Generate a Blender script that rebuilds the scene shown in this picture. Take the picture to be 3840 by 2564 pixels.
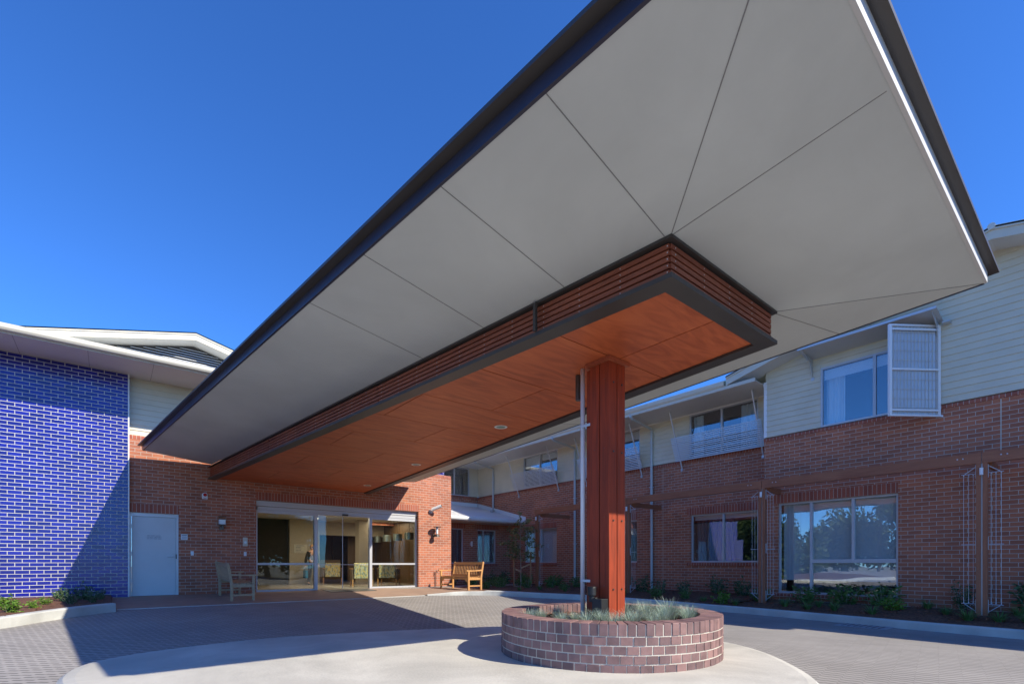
import bpy, bmesh, math, random
from mathutils import Vector, Matrix, Euler
random.seed(7)
R = math.radians
scn = bpy.context.scene
for o in list(bpy.data.objects): bpy.data.objects.remove(o)
COL = scn.collection

# ------------------------------------------------------------------ camera
YAW = 39.129
cam_d = bpy.data.cameras.new('camera'); cam = bpy.data.objects.new('camera', cam_d); COL.objects.link(cam)
cam.location = (0, 0, .84); cam.rotation_euler = (R(90), 0, R(-YAW))
cam_d.sensor_width = 36; cam_d.lens = 36 * 1850 / 3840.0
cam_d.shift_y = 830 / 3840.0; cam_d.clip_start = .05; cam_d.clip_end = 2000
scn.camera = cam
# ------------------------------------------------------------------ light
SUN_EL, SUN_ROT = R(36.6), R(156.9)
w = bpy.data.worlds.new('World'); scn.world = w; w.use_nodes = True
nt = w.node_tree; nt.nodes.clear()
wo = nt.nodes.new('ShaderNodeOutputWorld'); bg = nt.nodes.new('ShaderNodeBackground')
sky = nt.nodes.new('ShaderNodeTexSky'); sky.sky_type = 'NISHITA'; sky.sun_disc = False
sky.sun_elevation = SUN_EL; sky.sun_rotation = SUN_ROT; sky.altitude = 0
sky.air_density = .85; sky.dust_density = .05; sky.ozone_density = 4.0
hs = nt.nodes.new('ShaderNodeVectorMath'); hs.operation = 'MULTIPLY'; hs.inputs[1].default_value = (.20, .41, .70)
nt.links.new(sky.outputs[0], hs.inputs[0]); nt.links.new(hs.outputs[0], bg.inputs[0])
nt.links.new(bg.outputs[0], wo.inputs[0]); bg.inputs[1].default_value = .15
sd = bpy.data.lights.new('sun', 'SUN'); sd.energy = 2.65; sd.angle = R(.5); sd.color = (1, .92, .77)
so = bpy.data.objects.new('sun', sd); COL.objects.link(so)
so.rotation_euler = Vector((-.53, 1.24, -1)).to_track_quat('-Z', 'Y').to_euler(); so.location = (10, -20, 20)
scn.view_settings.view_transform = 'Standard'; scn.view_settings.look = 'None'
scn.view_settings.gamma = 1; scn.view_settings.exposure = 1.36
scn.render.engine = 'CYCLES'
scn.cycles.max_bounces = 8; scn.cycles.diffuse_bounces = 4; scn.cycles.glossy_bounces = 4
scn.cycles.transparent_max_bounces = 12; scn.cycles.caustics_reflective = False; scn.cycles.caustics_refractive = False

# ------------------------------------------------------------------ materials
def newmat(n):
    m = bpy.data.materials.new(n); m.use_nodes = True; return m, m.node_tree, m.node_tree.nodes['Principled BSDF']
def lk(t, a, b): t.links.new(a, b)
def simple(n, col, rough=.6, metal=0, noise=0, nscale=8, bump=0, bscale=40, spec=.5, coord='Object', stretch=(1, 1, 1)):
    m, t, p = newmat(n)
    p.inputs['Base Color'].default_value = (*col, 1); p.inputs['Roughness'].default_value = rough
    p.inputs['Metallic'].default_value = metal; p.inputs['Specular IOR Level'].default_value = spec
    if noise or bump:
        tc = t.nodes.new('ShaderNodeTexCoord'); mp = t.nodes.new('ShaderNodeMapping'); mp.inputs['Scale'].default_value = stretch
        lk(t, tc.outputs[coord], mp.inputs[0])
    if noise:
        nz = t.nodes.new('ShaderNodeTexNoise'); nz.inputs['Scale'].default_value = nscale; nz.inputs['Detail'].default_value = 5
        lk(t, mp.outputs[0], nz.inputs['Vector'])
        mx = t.nodes.new('ShaderNodeMix'); mx.data_type = 'RGBA'
        mx.inputs['A'].default_value = (*[c * (1 - noise) for c in col], 1); mx.inputs['B'].default_value = (*[min(1, c * (1 + noise)) for c in col], 1)
        cr = t.nodes.new('ShaderNodeMapRange'); cr.inputs[1].default_value = .3; cr.inputs[2].default_value = .7
        lk(t, nz.outputs[0], cr.inputs[0]); lk(t, cr.outputs[0], mx.inputs['Factor']); lk(t, mx.outputs['Result'], p.inputs['Base Color'])
    if bump:
        n2 = t.nodes.new('ShaderNodeTexNoise'); n2.inputs['Scale'].default_value = bscale; n2.inputs['Detail'].default_value = 6
        lk(t, mp.outputs[0], n2.inputs['Vector'])
        b = t.nodes.new('ShaderNodeBump'); b.inputs['Strength'].default_value = bump; b.inputs['Distance'].default_value = .01
        lk(t, n2.outputs[0], b.inputs['Height']); lk(t, b.outputs[0], p.inputs['Normal'])
    return m
def brick(n, c1, c2, mort, bw=.24, rh=.086, ms=.005, off=.5, rough=.75, rough2=None, bump=.6, var=.25, spec=.4, dark=None, freq=2):
    m, t, p = newmat(n); N = t.nodes
    uv = N.new('ShaderNodeUVMap'); bt = N.new('ShaderNodeTexBrick')
    bt.offset = off; bt.offset_frequency = freq
    bt.inputs['Color1'].default_value = (*c1, 1); bt.inputs['Color2'].default_value = (*c2, 1); bt.inputs['Mortar'].default_value = (*mort, 1)
    bt.inputs['Scale'].default_value = 1; bt.inputs['Mortar Size'].default_value = ms; bt.inputs['Mortar Smooth'].default_value = .15
    bt.inputs['Brick Width'].default_value = bw; bt.inputs['Row Height'].default_value = rh; bt.inputs['Bias'].default_value = -.1
    lk(t, uv.outputs[0], bt.inputs['Vector'])
    nz = N.new('ShaderNodeTexNoise'); nz.inputs['Scale'].default_value = 1.3; nz.inputs['Detail'].default_value = 6; lk(t, uv.outputs[0], nz.inputs['Vector'])
    n2 = N.new('ShaderNodeTexNoise'); n2.inputs['Scale'].default_value = 60; n2.inputs['Detail'].default_value = 4; lk(t, uv.outputs[0], n2.inputs['Vector'])
    mr = N.new('ShaderNodeMapRange'); mr.inputs[1].default_value = .3; mr.inputs[2].default_value = .7; mr.inputs[3].default_value = 1 - var; mr.inputs[4].default_value = 1 + var
    ad = N.new('ShaderNodeMath'); ad.operation = 'MULTIPLY_ADD'; ad.inputs[1].default_value = .35; lk(t, n2.outputs[0], ad.inputs[0]); 
    sc = N.new('ShaderNodeMath'); sc.operation = 'MULTIPLY'; sc.inputs[1].default_value = .65; lk(t, nz.outputs[0], sc.inputs[0]); lk(t, sc.outputs[0], ad.inputs[2])
    lk(t, ad.outputs[0], mr.inputs[0])
    vm = N.new('ShaderNodeVectorMath'); vm.operation = 'SCALE'; lk(t, bt.outputs[0], vm.inputs[0]); lk(t, mr.outputs[0], vm.inputs['Scale'])
    lk(t, vm.outputs[0], p.inputs['Base Color'])
    p.inputs['Roughness'].default_value = rough; p.inputs['Specular IOR Level'].default_value = spec
    if rough2 is not None:
        r = N.new('ShaderNodeMapRange'); r.inputs[3].default_value = rough2; r.inputs[4].default_value = rough; lk(t, bt.outputs['Fac'], r.inputs[0]); lk(t, r.outputs[0], p.inputs['Roughness'])
    b = N.new('ShaderNodeBump'); b.inputs['Strength'].default_value = bump; b.inputs['Distance'].default_value = .006; b.invert = True
    lk(t, bt.outputs['Fac'], b.inputs['Height'])
    b2 = N.new('ShaderNodeBump'); b2.inputs['Strength'].default_value = .25; b2.inputs['Distance'].default_value = .004; lk(t, n2.outputs[0], b2.inputs['Height']); lk(t, b.outputs[0], b2.inputs['Normal'])
    lk(t, b2.outputs[0], p.inputs['Normal'])
    return m
def timber(n, c1, c2, rough=.45, axis=2, scale=1.0, spec=.5, coat=0):
    m, t, p = newmat(n); N = t.nodes
    tc = N.new('ShaderNodeTexCoord'); mp = N.new('ShaderNodeMapping'); s = [14 * scale] * 3; s[axis] = .9 * scale; mp.inputs['Scale'].default_value = s
    lk(t, tc.outputs['Object'], mp.inputs[0])
    nz = N.new('ShaderNodeTexNoise'); nz.inputs['Scale'].default_value = 1.6; nz.inputs['Detail'].default_value = 8; nz.inputs['Distortion'].default_value = 1.2; lk(t, mp.outputs[0], nz.inputs['Vector'])
    n3 = N.new('ShaderNodeTexNoise'); n3.inputs['Scale'].default_value = .8; n3.inputs['Detail'].default_value = 3; lk(t, tc.outputs['Object'], n3.inputs['Vector'])
    mx = N.new('ShaderNodeMix'); mx.data_type = 'RGBA'; mx.inputs['A'].default_value = (*c1, 1); mx.inputs['B'].default_value = (*c2, 1)
    cr = N.new('ShaderNodeMapRange'); cr.inputs[1].default_value = .32; cr.inputs[2].default_value = .68
    av = N.new('ShaderNodeMath'); av.operation = 'MULTIPLY_ADD'; av.inputs[1].default_value = .4; lk(t, n3.outputs[0], av.inputs[0])
    a2 = N.new('ShaderNodeMath'); a2.operation = 'MULTIPLY'; a2.inputs[1].default_value = .6; lk(t, nz.outputs[0], a2.inputs[0]); lk(t, a2.outputs[0], av.inputs[2])
    lk(t, av.outputs[0], cr.inputs[0]); lk(t, cr.outputs[0], mx.inputs['Factor']); lk(t, mx.outputs['Result'], p.inputs['Base Color'])
    p.inputs['Roughness'].default_value = rough; p.inputs['Specular IOR Level'].default_value = spec
    p.inputs['Coat Weight'].default_value = coat; p.inputs['Coat Roughness'].default_value = .25
    b = N.new('ShaderNodeBump'); b.inputs['Strength'].default_value = .15; b.inputs['Distance'].default_value = .003; lk(t, nz.outputs[0], b.inputs['Height']); lk(t, b.outputs[0], p.inputs['Normal'])
    return m
def glass(n, tint=(.8, .86, .86), refl=.12, boost=1.0):
    m, t, p = newmat(n); N = t.nodes; N.remove(p)
    out = [x for x in N if x.type == 'OUTPUT_MATERIAL'][0]
    tr = N.new('ShaderNodeBsdfTransparent'); tr.inputs[0].default_value = (*tint, 1)
    gl = N.new('ShaderNodeBsdfGlossy'); gl.inputs['Roughness'].default_value = 0.0; gl.inputs[0].default_value = (.95, .98, 1, 1)
    tc = N.new('ShaderNodeTexCoord'); nz = N.new('ShaderNodeTexNoise'); nz.inputs['Scale'].default_value = 1.1; nz.inputs['Detail'].default_value = 1; lk(t, tc.outputs['Object'], nz.inputs['Vector']); bp = N.new('ShaderNodeBump'); bp.inputs['Strength'].default_value = .06; bp.inputs['Distance'].default_value = .05; lk(t, nz.outputs[0], bp.inputs['Height']); lk(t, bp.outputs[0], gl.inputs['Normal'])
    lw = N.new('ShaderNodeLayerWeight'); lw.inputs['Blend'].default_value = .5
    pw = N.new('ShaderNodeMath'); pw.operation = 'POWER'; pw.inputs[1].default_value = 5; lk(t, lw.outputs['Facing'], pw.inputs[0])
    fr = N.new('ShaderNodeMath'); fr.operation = 'MULTIPLY_ADD'; fr.inputs[1].default_value = .9; fr.inputs[2].default_value = .045; lk(t, pw.outputs[0], fr.inputs[0])
    ad = N.new('ShaderNodeMath'); ad.operation = 'MULTIPLY_ADD'; ad.inputs[1].default_value = boost; ad.inputs[2].default_value = refl; ad.use_clamp = True
    lk(t, fr.outputs[0], ad.inputs[0])
    mx = N.new('ShaderNodeMixShader'); lk(t, ad.outputs[0], mx.inputs[0]); lk(t, tr.outputs[0], mx.inputs[1]); lk(t, gl.outputs[0], mx.inputs[2]); lk(t, mx.outputs[0], out.inputs[0])
    return m
def leafmat(n, c1, c2, trans=.25, rough=.5):
    m, t, p = newmat(n); N = t.nodes
    g = N.new('ShaderNodeNewGeometry'); mx = N.new('ShaderNodeMix'); mx.data_type = 'RGBA'
    mx.inputs['A'].default_value = (*c1, 1); mx.inputs['B'].default_value = (*c2, 1)
    lk(t, g.outputs['Random Per Island'], mx.inputs['Factor']); lk(t, mx.outputs['Result'], p.inputs['Base Color'])
    p.inputs['Roughness'].default_value = rough; p.inputs['Specular IOR Level'].default_value = .3
    out = [x for x in N if x.type == 'OUTPUT_MATERIAL'][0]
    tl = N.new('ShaderNodeBsdfTranslucent'); lk(t, mx.outputs['Result'], tl.inputs[0])
    ms = N.new('ShaderNodeMixShader'); ms.inputs[0].default_value = trans; lk(t, p.outputs[0], ms.inputs[1]); lk(t, tl.outputs[0], ms.inputs[2]); lk(t, ms.outputs[0], out.inputs[0])
    return m
def emit(n, col, st):
    m, t, p = newmat(n); p.inputs['Emission Color'].default_value = (*col, 1); p.inputs['Emission Strength'].default_value = st; p.inputs['Base Color'].default_value = (*col, 1); return m
def island(n, c1, c2, rough=.7, bump=.3, bscale=60, spots=None):
    """per brick tint by mesh island"""
    m, t, p = newmat(n); N = t.nodes
    g = N.new('ShaderNodeNewGeometry'); cr = N.new('ShaderNodeValToRGB'); e = cr.color_ramp.elements
    e[0].color = (*c1, 1); e[1].color = (*c2, 1); lk(t, g.outputs['Random Per Island'], cr.inputs[0])
    tc = N.new('ShaderNodeTexCoord'); nz = N.new('ShaderNodeTexNoise'); nz.inputs['Scale'].default_value = 9; nz.inputs['Detail'].default_value = 6; lk(t, tc.outputs['Object'], nz.inputs['Vector'])
    mr = N.new('ShaderNodeMapRange'); mr.inputs[1].default_value = .3; mr.inputs[2].default_value = .7; mr.inputs[3].default_value = .8; mr.inputs[4].default_value = 1.2; lk(t, nz.outputs[0], mr.inputs[0])
    vm = N.new('ShaderNodeVectorMath'); vm.operation = 'SCALE'; lk(t, cr.outputs[0], vm.inputs[0]); lk(t, mr.outputs[0], vm.inputs['Scale']); lk(t, vm.outputs[0], p.inputs['Base Color'])
    p.inputs['Roughness'].default_value = rough
    n2 = N.new('ShaderNodeTexNoise'); n2.inputs['Scale'].default_value = bscale; n2.inputs['Detail'].default_value = 5; lk(t, tc.outputs['Object'], n2.inputs['Vector'])
    b = N.new('ShaderNodeBump'); b.inputs['Strength'].default_value = bump; b.inputs['Distance'].default_value = .005; lk(t, n2.outputs[0], b.inputs['Height']); lk(t, b.outputs[0], p.inputs['Normal'])
    return m

M = {}
M['brick'] = brick('red_brick', (.48, .165, .085), (.32, .112, .064), (.50, .43, .36), ms=.0055, var=.16)
M['soldier'] = brick('soldier_brick', (.40, .115, .066), (.29, .08, .05), (.50, .43, .36), bw=.086, rh=.235, off=0, var=.18)
M['blue'] = brick('blue_glazed_brick', (.013, .016, .28), (.009, .011, .15), (.60, .57, .51), ms=.0060, rough=.8, rough2=.16, spec=.5, var=.15)
M['clad'] = simple('cream_cladding', (.66, .61, .47), .6, noise=.05, nscale=2)
M['cladshadow'] = simple('lap_shadow', (.25, .21, .13), .9)
M['soffit'] = simple('grey_white_soffit', (.66, .67, .66), .55, noise=.03, nscale=1.2)
M['csoffit'] = simple('canopy_soffit_board', (.55, .585, .57), .7, noise=.05, nscale=.9, bump=.04, bscale=120)
M['joint'] = simple('joint_shadow', (.24, .24, .24), .9)
M['trimdark'] = simple('charcoal_metal', (.050, .045, .042), .42, noise=.1, nscale=3)
M['fasciashade'] = simple('shaded_fascia', (.032, .034, .058), .35, noise=.1, nscale=3)  # unlit sides of the fascia, shade and sky reflection put into the colour
M['fasciasun'] = simple('sunlit_fascia', (.56, .56, .55), .5)  # sunlit end of the same fascia, the sun's brightness put into its colour
M['cream'] = simple('cream_gutter_paint', (.62, .58, .47), .4)
M['white'] = simple('white_paint', (.78, .79, .78), .45)
M['alu'] = simple('aluminium_frame', (.52, .53, .55), .38, metal=.25, noise=.04, nscale=3)
M['steel'] = simple('galvanised_steel', (.56, .58, .60), .4, metal=.3)
M['downpipe'] = simple('downpipe_paint', (.52, .54, .52), .4)
M['merbau'] = timber('merbau_timber', (.19, .038, .018), (.42, .066, .024), .55, axis=2, spec=.2)
M['merbauY'] = timber('merbau_timber_long', (.135, .030, .014), (.25, .065, .030), .42, axis=1)
M['merbauX'] = timber('merbau_timber_cross', (.24, .055, .026), (.42, .11, .05), .5, axis=0)
M['slat'] = timber('frieze_slat_timber', (.17, .045, .022), (.34, .095, .045), .5, axis=1)
M['slatX'] = timber('frieze_slat_timber_end', (.17, .045, .022), (.34, .095, .045), .5, axis=0)
M['peragola'] = timber('pergola_timber', (.25, .088, .042), (.38, .15, .072), .6, axis=1)
M['ppost'] = timber('pergola_post_timber', (.25, .088, .042), (.38, .15, .072), .6, axis=2)
M['teak'] = timber('oiled_teak', (.44, .21, .07), (.62, .32, .11), .5, axis=1, scale=1.4)
M['teakz'] = timber('oiled_teak_upright', (.44, .21, .07), (.62, .32, .11), .5, axis=2, scale=1.4)
M['glass'] = glass('window_glass', (.92, .95, .96), .10, 1.2)
M['shopglass'] = glass('door_glass', (.84, .87, .84), .0, .9)
M['conc'] = simple('pale_concrete', (.55, .525, .455), .85, noise=.10, nscale=1.3, bump=.35, bscale=35)
def stained(m, lo=.86, hi=1.06, sc=.9):
    t = m.node_tree; N = t.nodes; p = N['Principled BSDF']; src = p.inputs['Base Color'].links[0].from_socket
    tc = N.new('ShaderNodeTexCoord'); nz = N.new('ShaderNodeTexNoise'); nz.inputs['Scale'].default_value = sc; nz.inputs['Detail'].default_value = 8; nz.inputs['Roughness'].default_value = .65; nz.inputs['Distortion'].default_value = .8; lk(t, tc.outputs['Object'], nz.inputs['Vector'])
    mr = N.new('ShaderNodeMapRange'); mr.inputs[1].default_value = .38; mr.inputs[2].default_value = .62; mr.inputs[3].default_value = lo; mr.inputs[4].default_value = hi; lk(t, nz.outputs[0], mr.inputs[0])
    v = N.new('ShaderNodeVectorMath'); v.operation = 'SCALE'; lk(t, src, v.inputs[0]); lk(t, mr.outputs[0], v.inputs['Scale']); lk(t, v.outputs[0], p.inputs['Base Color'])
stained(M['conc']); stained(M['csoffit'], .95, 1.03, .5)
M['kerb'] = simple('kerb_concrete', (.52, .52, .48), .85, noise=.16, nscale=2.2, bump=.4, bscale=30)
M['mulch'] = simple('bark_mulch', (.13, .058, .032), .95, noise=.6, nscale=22, bump=1.0, bscale=45)
M['bark'] = island('bark_chip', (.10, .035, .015), (.30, .13, .06), .9)
M['black'] = simple('black_plastic', (.02, .02, .02), .45)
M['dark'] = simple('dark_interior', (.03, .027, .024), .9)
M['roomwall'] = simple('room_wall', (.16, .14, .12), .9)
M['blind'] = simple('roller_blind', (.82, .84, .84), .9)
M['curtain'] = simple('sheer_curtain', (.78, .82, .82), .9)
M['darkcurtain'] = simple('dark_curtain', (.10, .09, .11), .9)
M['red'] = simple('red_lens', (.55, .01, .01), .2)
M['redpaint'] = simple('red_lettering', (.5, .03, .03), .5)
M['ink'] = simple('dark_lettering', (.09, .12, .2), .6)
M['apron'] = simple('salmon_paving', (.36, .24, .17), .8, noise=.10, nscale=2.5, bump=.2, bscale=60)
M['brickring'] = island('planter_brick', (.165, .098, .092), (.30, .170, .148), .62)
M['mortar'] = simple('mortar', (.60, .55, .45), .9, bump=.5, bscale=90)
M['fescue'] = leafmat('blue_fescue_blade', (.20, .30, .22), (.50, .60, .50), .25)
M['leaf'] = leafmat('shrub_leaf', (.07, .15, .035), (.16, .28, .07), .25)
M['leafbright'] = leafmat('bright_shrub_leaf', (.09, .20, .02), (.20, .34, .05), .3)
M['leafdark'] = leafmat('dark_shrub_leaf', (.045, .10, .045), (.11, .19, .075), .2)
M['leaftree'] = leafmat('sapling_leaf', (.08, .12, .04), (.34, .30, .12), .3)
M['farleaf'] = leafmat('far_tree_leaf', (.04, .075, .02), (.09, .13, .035), .25)
M['grass'] = leafmat('strap_leaf', (.08, .18, .05), (.18, .32, .10), .2)
M['bark2'] = simple('tree_bark', (.17, .14, .11), .9, noise=.2)
M['stem'] = simple('pale_stem', (.32, .27, .21), .8)
M['shadeteak'] = timber('shaded_teak', (.40, .27, .155), (.56, .40, .24), .7, axis=1, scale=1.4)  # same teak for the left bench, its shade mixed into the colour
M['web'] = simple('tree_tie_webbing', (.40, .22, .11), .8)
M['skin'] = simple('skin', (.50, .29, .21), .6)
M['hair'] = simple('blonde_hair', (.34, .19, .10), .7)
M['cardi'] = simple('black_cardigan', (.022, .020, .022), .9)
M['top'] = simple('patterned_top', (.16, .10, .09), .9, noise=.9, nscale=30)
M['trouser'] = simple('dark_trousers', (.022, .022, .035), .9)
M['bag'] = simple('blue_bag', (.01, .19, .36), .6, noise=.3, nscale=20)
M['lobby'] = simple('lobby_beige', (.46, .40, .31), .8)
M['lobbyceil'] = simple('lobby_ceiling', (.60, .55, .45), .8)
M['lobbytile'] = simple('lobby_floor_tile', (.42, .37, .30), .25, noise=.08)
M['lobbywood'] = timber('lobby_joinery', (.12, .075, .04), (.17, .11, .06), .5)
M['drum'] = simple('pendant_drum', (.30, .36, .34), .35, metal=.8)
M['bronze'] = simple('lantern_metal', (.12, .11, .10), .4, metal=.7)
M['frost'] = simple('frosted_glass', (.75, .85, .88), .3)
M['grate'] = simple('drain_concrete', (.33, .34, .36), .7, noise=.1)
M['asphalt'] = simple('street_ground', (.24, .24, .18), .95, noise=.3, nscale=.5)
M['roofmetal'] = simple('roof_sheet', (.62, .62, .56), .4)
M['ochre'] = simple('ochre_render', (.45, .24, .06), .8)
M['dl'] = simple('downlight_lens', (.35, .45, .38), .15)
M['pole'] = simple('pole_timber', (.12, .09, .07), .9)
M['doorleaf'] = simple('pale_door_paint', (.60, .64, .64), .5, noise=.03, nscale=2)
def paver():
    m, t, p = newmat('interlocking_paver'); N = t.nodes
    def mth(op, a, b=None, c=None, clamp=False):
        n = N.new('ShaderNodeMath'); n.operation = op; n.use_clamp = clamp
        for k, v in enumerate((a, b, c)):
            if v is None: continue
            if isinstance(v, (int, float)): n.inputs[k].default_value = v
            else: lk(t, v, n.inputs[k])
        return n.outputs[0]
    uv = N.new('ShaderNodeUVMap'); mp = N.new('ShaderNodeMapping'); mp.inputs['Rotation'].default_value = (0, 0, R(-10)); lk(t, uv.outputs[0], mp.inputs[0])
    sp = N.new('ShaderNodeSeparateXYZ'); lk(t, mp.outputs[0], sp.inputs[0])
    v1 = mth('DIVIDE', sp.outputs[1], .2); row = mth('FLOOR', v1); fv = mth('SUBTRACT', v1, row)
    jog = mth('MULTIPLY', mth('MULTIPLY', mth('SUBTRACT', fv, .46), 12.0, clamp=True), .17)
    uu = mth('ADD', mth('ADD', mth('DIVIDE', sp.outputs[0], .118), mth('MULTIPLY', row, .5)), jog); cu = mth('FLOOR', uu); fu = mth('SUBTRACT', uu, cu)
    du = mth('MULTIPLY', mth('MINIMUM', fu, mth('SUBTRACT', 1.0, fu)), .118); dv = mth('MULTIPLY', mth('MINIMUM', fv, mth('SUBTRACT', 1.0, fv)), .2)
    ju = mth('SUBTRACT', 1.0, mth('DIVIDE', mth('SUBTRACT', du, .009), .007, clamp=True), clamp=True)
    jv = mth('MULTIPLY', mth('SUBTRACT', 1.0, mth('DIVIDE', mth('SUBTRACT', dv, .001), .004, clamp=True), clamp=True), .12)
    jt = mth('MAXIMUM', ju, jv)
    cb = N.new('ShaderNodeCombineXYZ'); lk(t, cu, cb.inputs[0]); lk(t, row, cb.inputs[1]); wn = N.new('ShaderNodeTexWhiteNoise'); lk(t, cb.outputs[0], wn.inputs['Vector'])
    wv = N.new('ShaderNodeTexNoise'); wv.inputs['Scale'].default_value = .7; wv.inputs['Detail'].default_value = 6; lk(t, uv.outputs[0], wv.inputs['Vector'])
    fac = mth('ADD', mth('MULTIPLY', wn.outputs[0], .10), mth('ADD', mth('MULTIPLY', wv.outputs[0], .5), .68))
    mx = N.new('ShaderNodeMix'); mx.data_type = 'RGBA'; mx.inputs['A'].default_value = (.345, .322, .295, 1); mx.inputs['B'].default_value = (.15, .14, .13, 1); lk(t, jt, mx.inputs['Factor'])
    vm = N.new('ShaderNodeVectorMath'); vm.operation = 'SCALE'; lk(t, mx.outputs['Result'], vm.inputs[0]); lk(t, fac, vm.inputs['Scale']); lk(t, vm.outputs[0], p.inputs['Base Color'])
    p.inputs['Roughness'].default_value = .8; p.inputs['Specular IOR Level'].default_value = .3
    b = N.new('ShaderNodeBump'); b.inputs['Strength'].default_value = .6; b.inputs['Distance'].default_value = .006; b.invert = True; lk(t, jt, b.inputs['Height'])
    n2 = N.new('ShaderNodeTexNoise'); n2.inputs['Scale'].default_value = 70; lk(t, uv.outputs[0], n2.inputs['Vector'])
    b2 = N.new('ShaderNodeBump'); b2.inputs['Strength'].default_value = .3; b2.inputs['Distance'].default_value = .004; lk(t, n2.outputs[0], b2.inputs['Height']); lk(t, b.outputs[0], b2.inputs['Normal'])
    lk(t, b2.outputs[0], p.inputs['Normal'])
    return m
M['paver'] = paver()
def plywood():
    m, t, p = newmat('stained_plywood'); N = t.nodes
    tc = N.new('ShaderNodeTexCoord'); mp = N.new('ShaderNodeMapping'); mp.inputs['Scale'].default_value = (.9, 4.0, 1); mp.inputs['Rotation'].default_value = (0, 0, .25); gi = N.new('ShaderNodeNewGeometry'); so_ = N.new('ShaderNodeVectorMath'); so_.operation = 'MULTIPLY_ADD'; cbx = N.new('ShaderNodeCombineXYZ'); lk(t, gi.outputs['Random Per Island'], cbx.inputs[0]); lk(t, gi.outputs['Random Per Island'], cbx.inputs[2]); so_.inputs[1].default_value = (37, 0, 91); lk(t, cbx.outputs[0], so_.inputs[0]); lk(t, tc.outputs['Object'], so_.inputs[2]); lk(t, so_.outputs[0], mp.inputs[0])
    nz = N.new('ShaderNodeTexNoise'); nz.inputs['Scale'].default_value = 1.1; nz.inputs['Detail'].default_value = 9; nz.inputs['Distortion'].default_value = 2.2; lk(t, mp.outputs[0], nz.inputs['Vector'])
    n2 = N.new('ShaderNodeTexNoise'); n2.inputs['Scale'].default_value = .5; n2.inputs['Detail'].default_value = 3; lk(t, tc.outputs['Object'], n2.inputs['Vector'])
    a = N.new('ShaderNodeMath'); a.operation = 'MULTIPLY_ADD'; a.inputs[1].default_value = .35; lk(t, n2.outputs[0], a.inputs[0])
    a2 = N.new('ShaderNodeMath'); a2.operation = 'MULTIPLY'; a2.inputs[1].default_value = .65; lk(t, nz.outputs[0], a2.inputs[0]); lk(t, a2.outputs[0], a.inputs[2])
    cr = N.new('ShaderNodeValToRGB'); e = cr.color_ramp.elements; e[0].position = .33; e[0].color = (.38, .082, .030, 1); e[1].position = .68; e[1].color = (.64, .178, .062, 1)
    el = cr.color_ramp.elements.new(.5); el.color = (.54, .130, .046, 1)
    lk(t, a.outputs[0], cr.inputs[0]); lk(t, cr.outputs[0], p.inputs['Base Color'])
    p.inputs['Roughness'].default_value = .5; p.inputs['Specular IOR Level'].default_value = .3; p.inputs['Coat Weight'].default_value = .08; p.inputs['Coat Roughness'].default_value = .3
    return m
M['ply'] = plywood()
def chairfab():
    m, t, p = newmat('leaf_pattern_fabric'); N = t.nodes
    tc = N.new('ShaderNodeTexCoord'); mp = N.new('ShaderNodeMapping'); mp.inputs['Scale'].default_value = (1, 1, .45); lk(t, tc.outputs['Object'], mp.inputs[0])
    wv = N.new('ShaderNodeTexVoronoi'); wv.inputs['Scale'].default_value = 30; lk(t, mp.outputs[0], wv.inputs['Vector'])
    cr = N.new('ShaderNodeValToRGB'); e = cr.color_ramp.elements; e[0].color = (.30, .33, .25, 1); e[1].color = (.74, .56, .20, 1); cr.color_ramp.interpolation = 'CONSTANT'
    el = cr.color_ramp.elements.new(.35); el.color = (.60, .60, .42, 1); e[2].position = .66
    s = N.new('ShaderNodeSeparateXYZ'); lk(t, wv.outputs['Color'], s.inputs[0]); lk(t, s.outputs[0], cr.inputs[0]); lk(t, cr.outputs[0], p.inputs['Base Color']); p.inputs['Roughness'].default_value = .9
    return m
M['fabric'] = chairfab()

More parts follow.
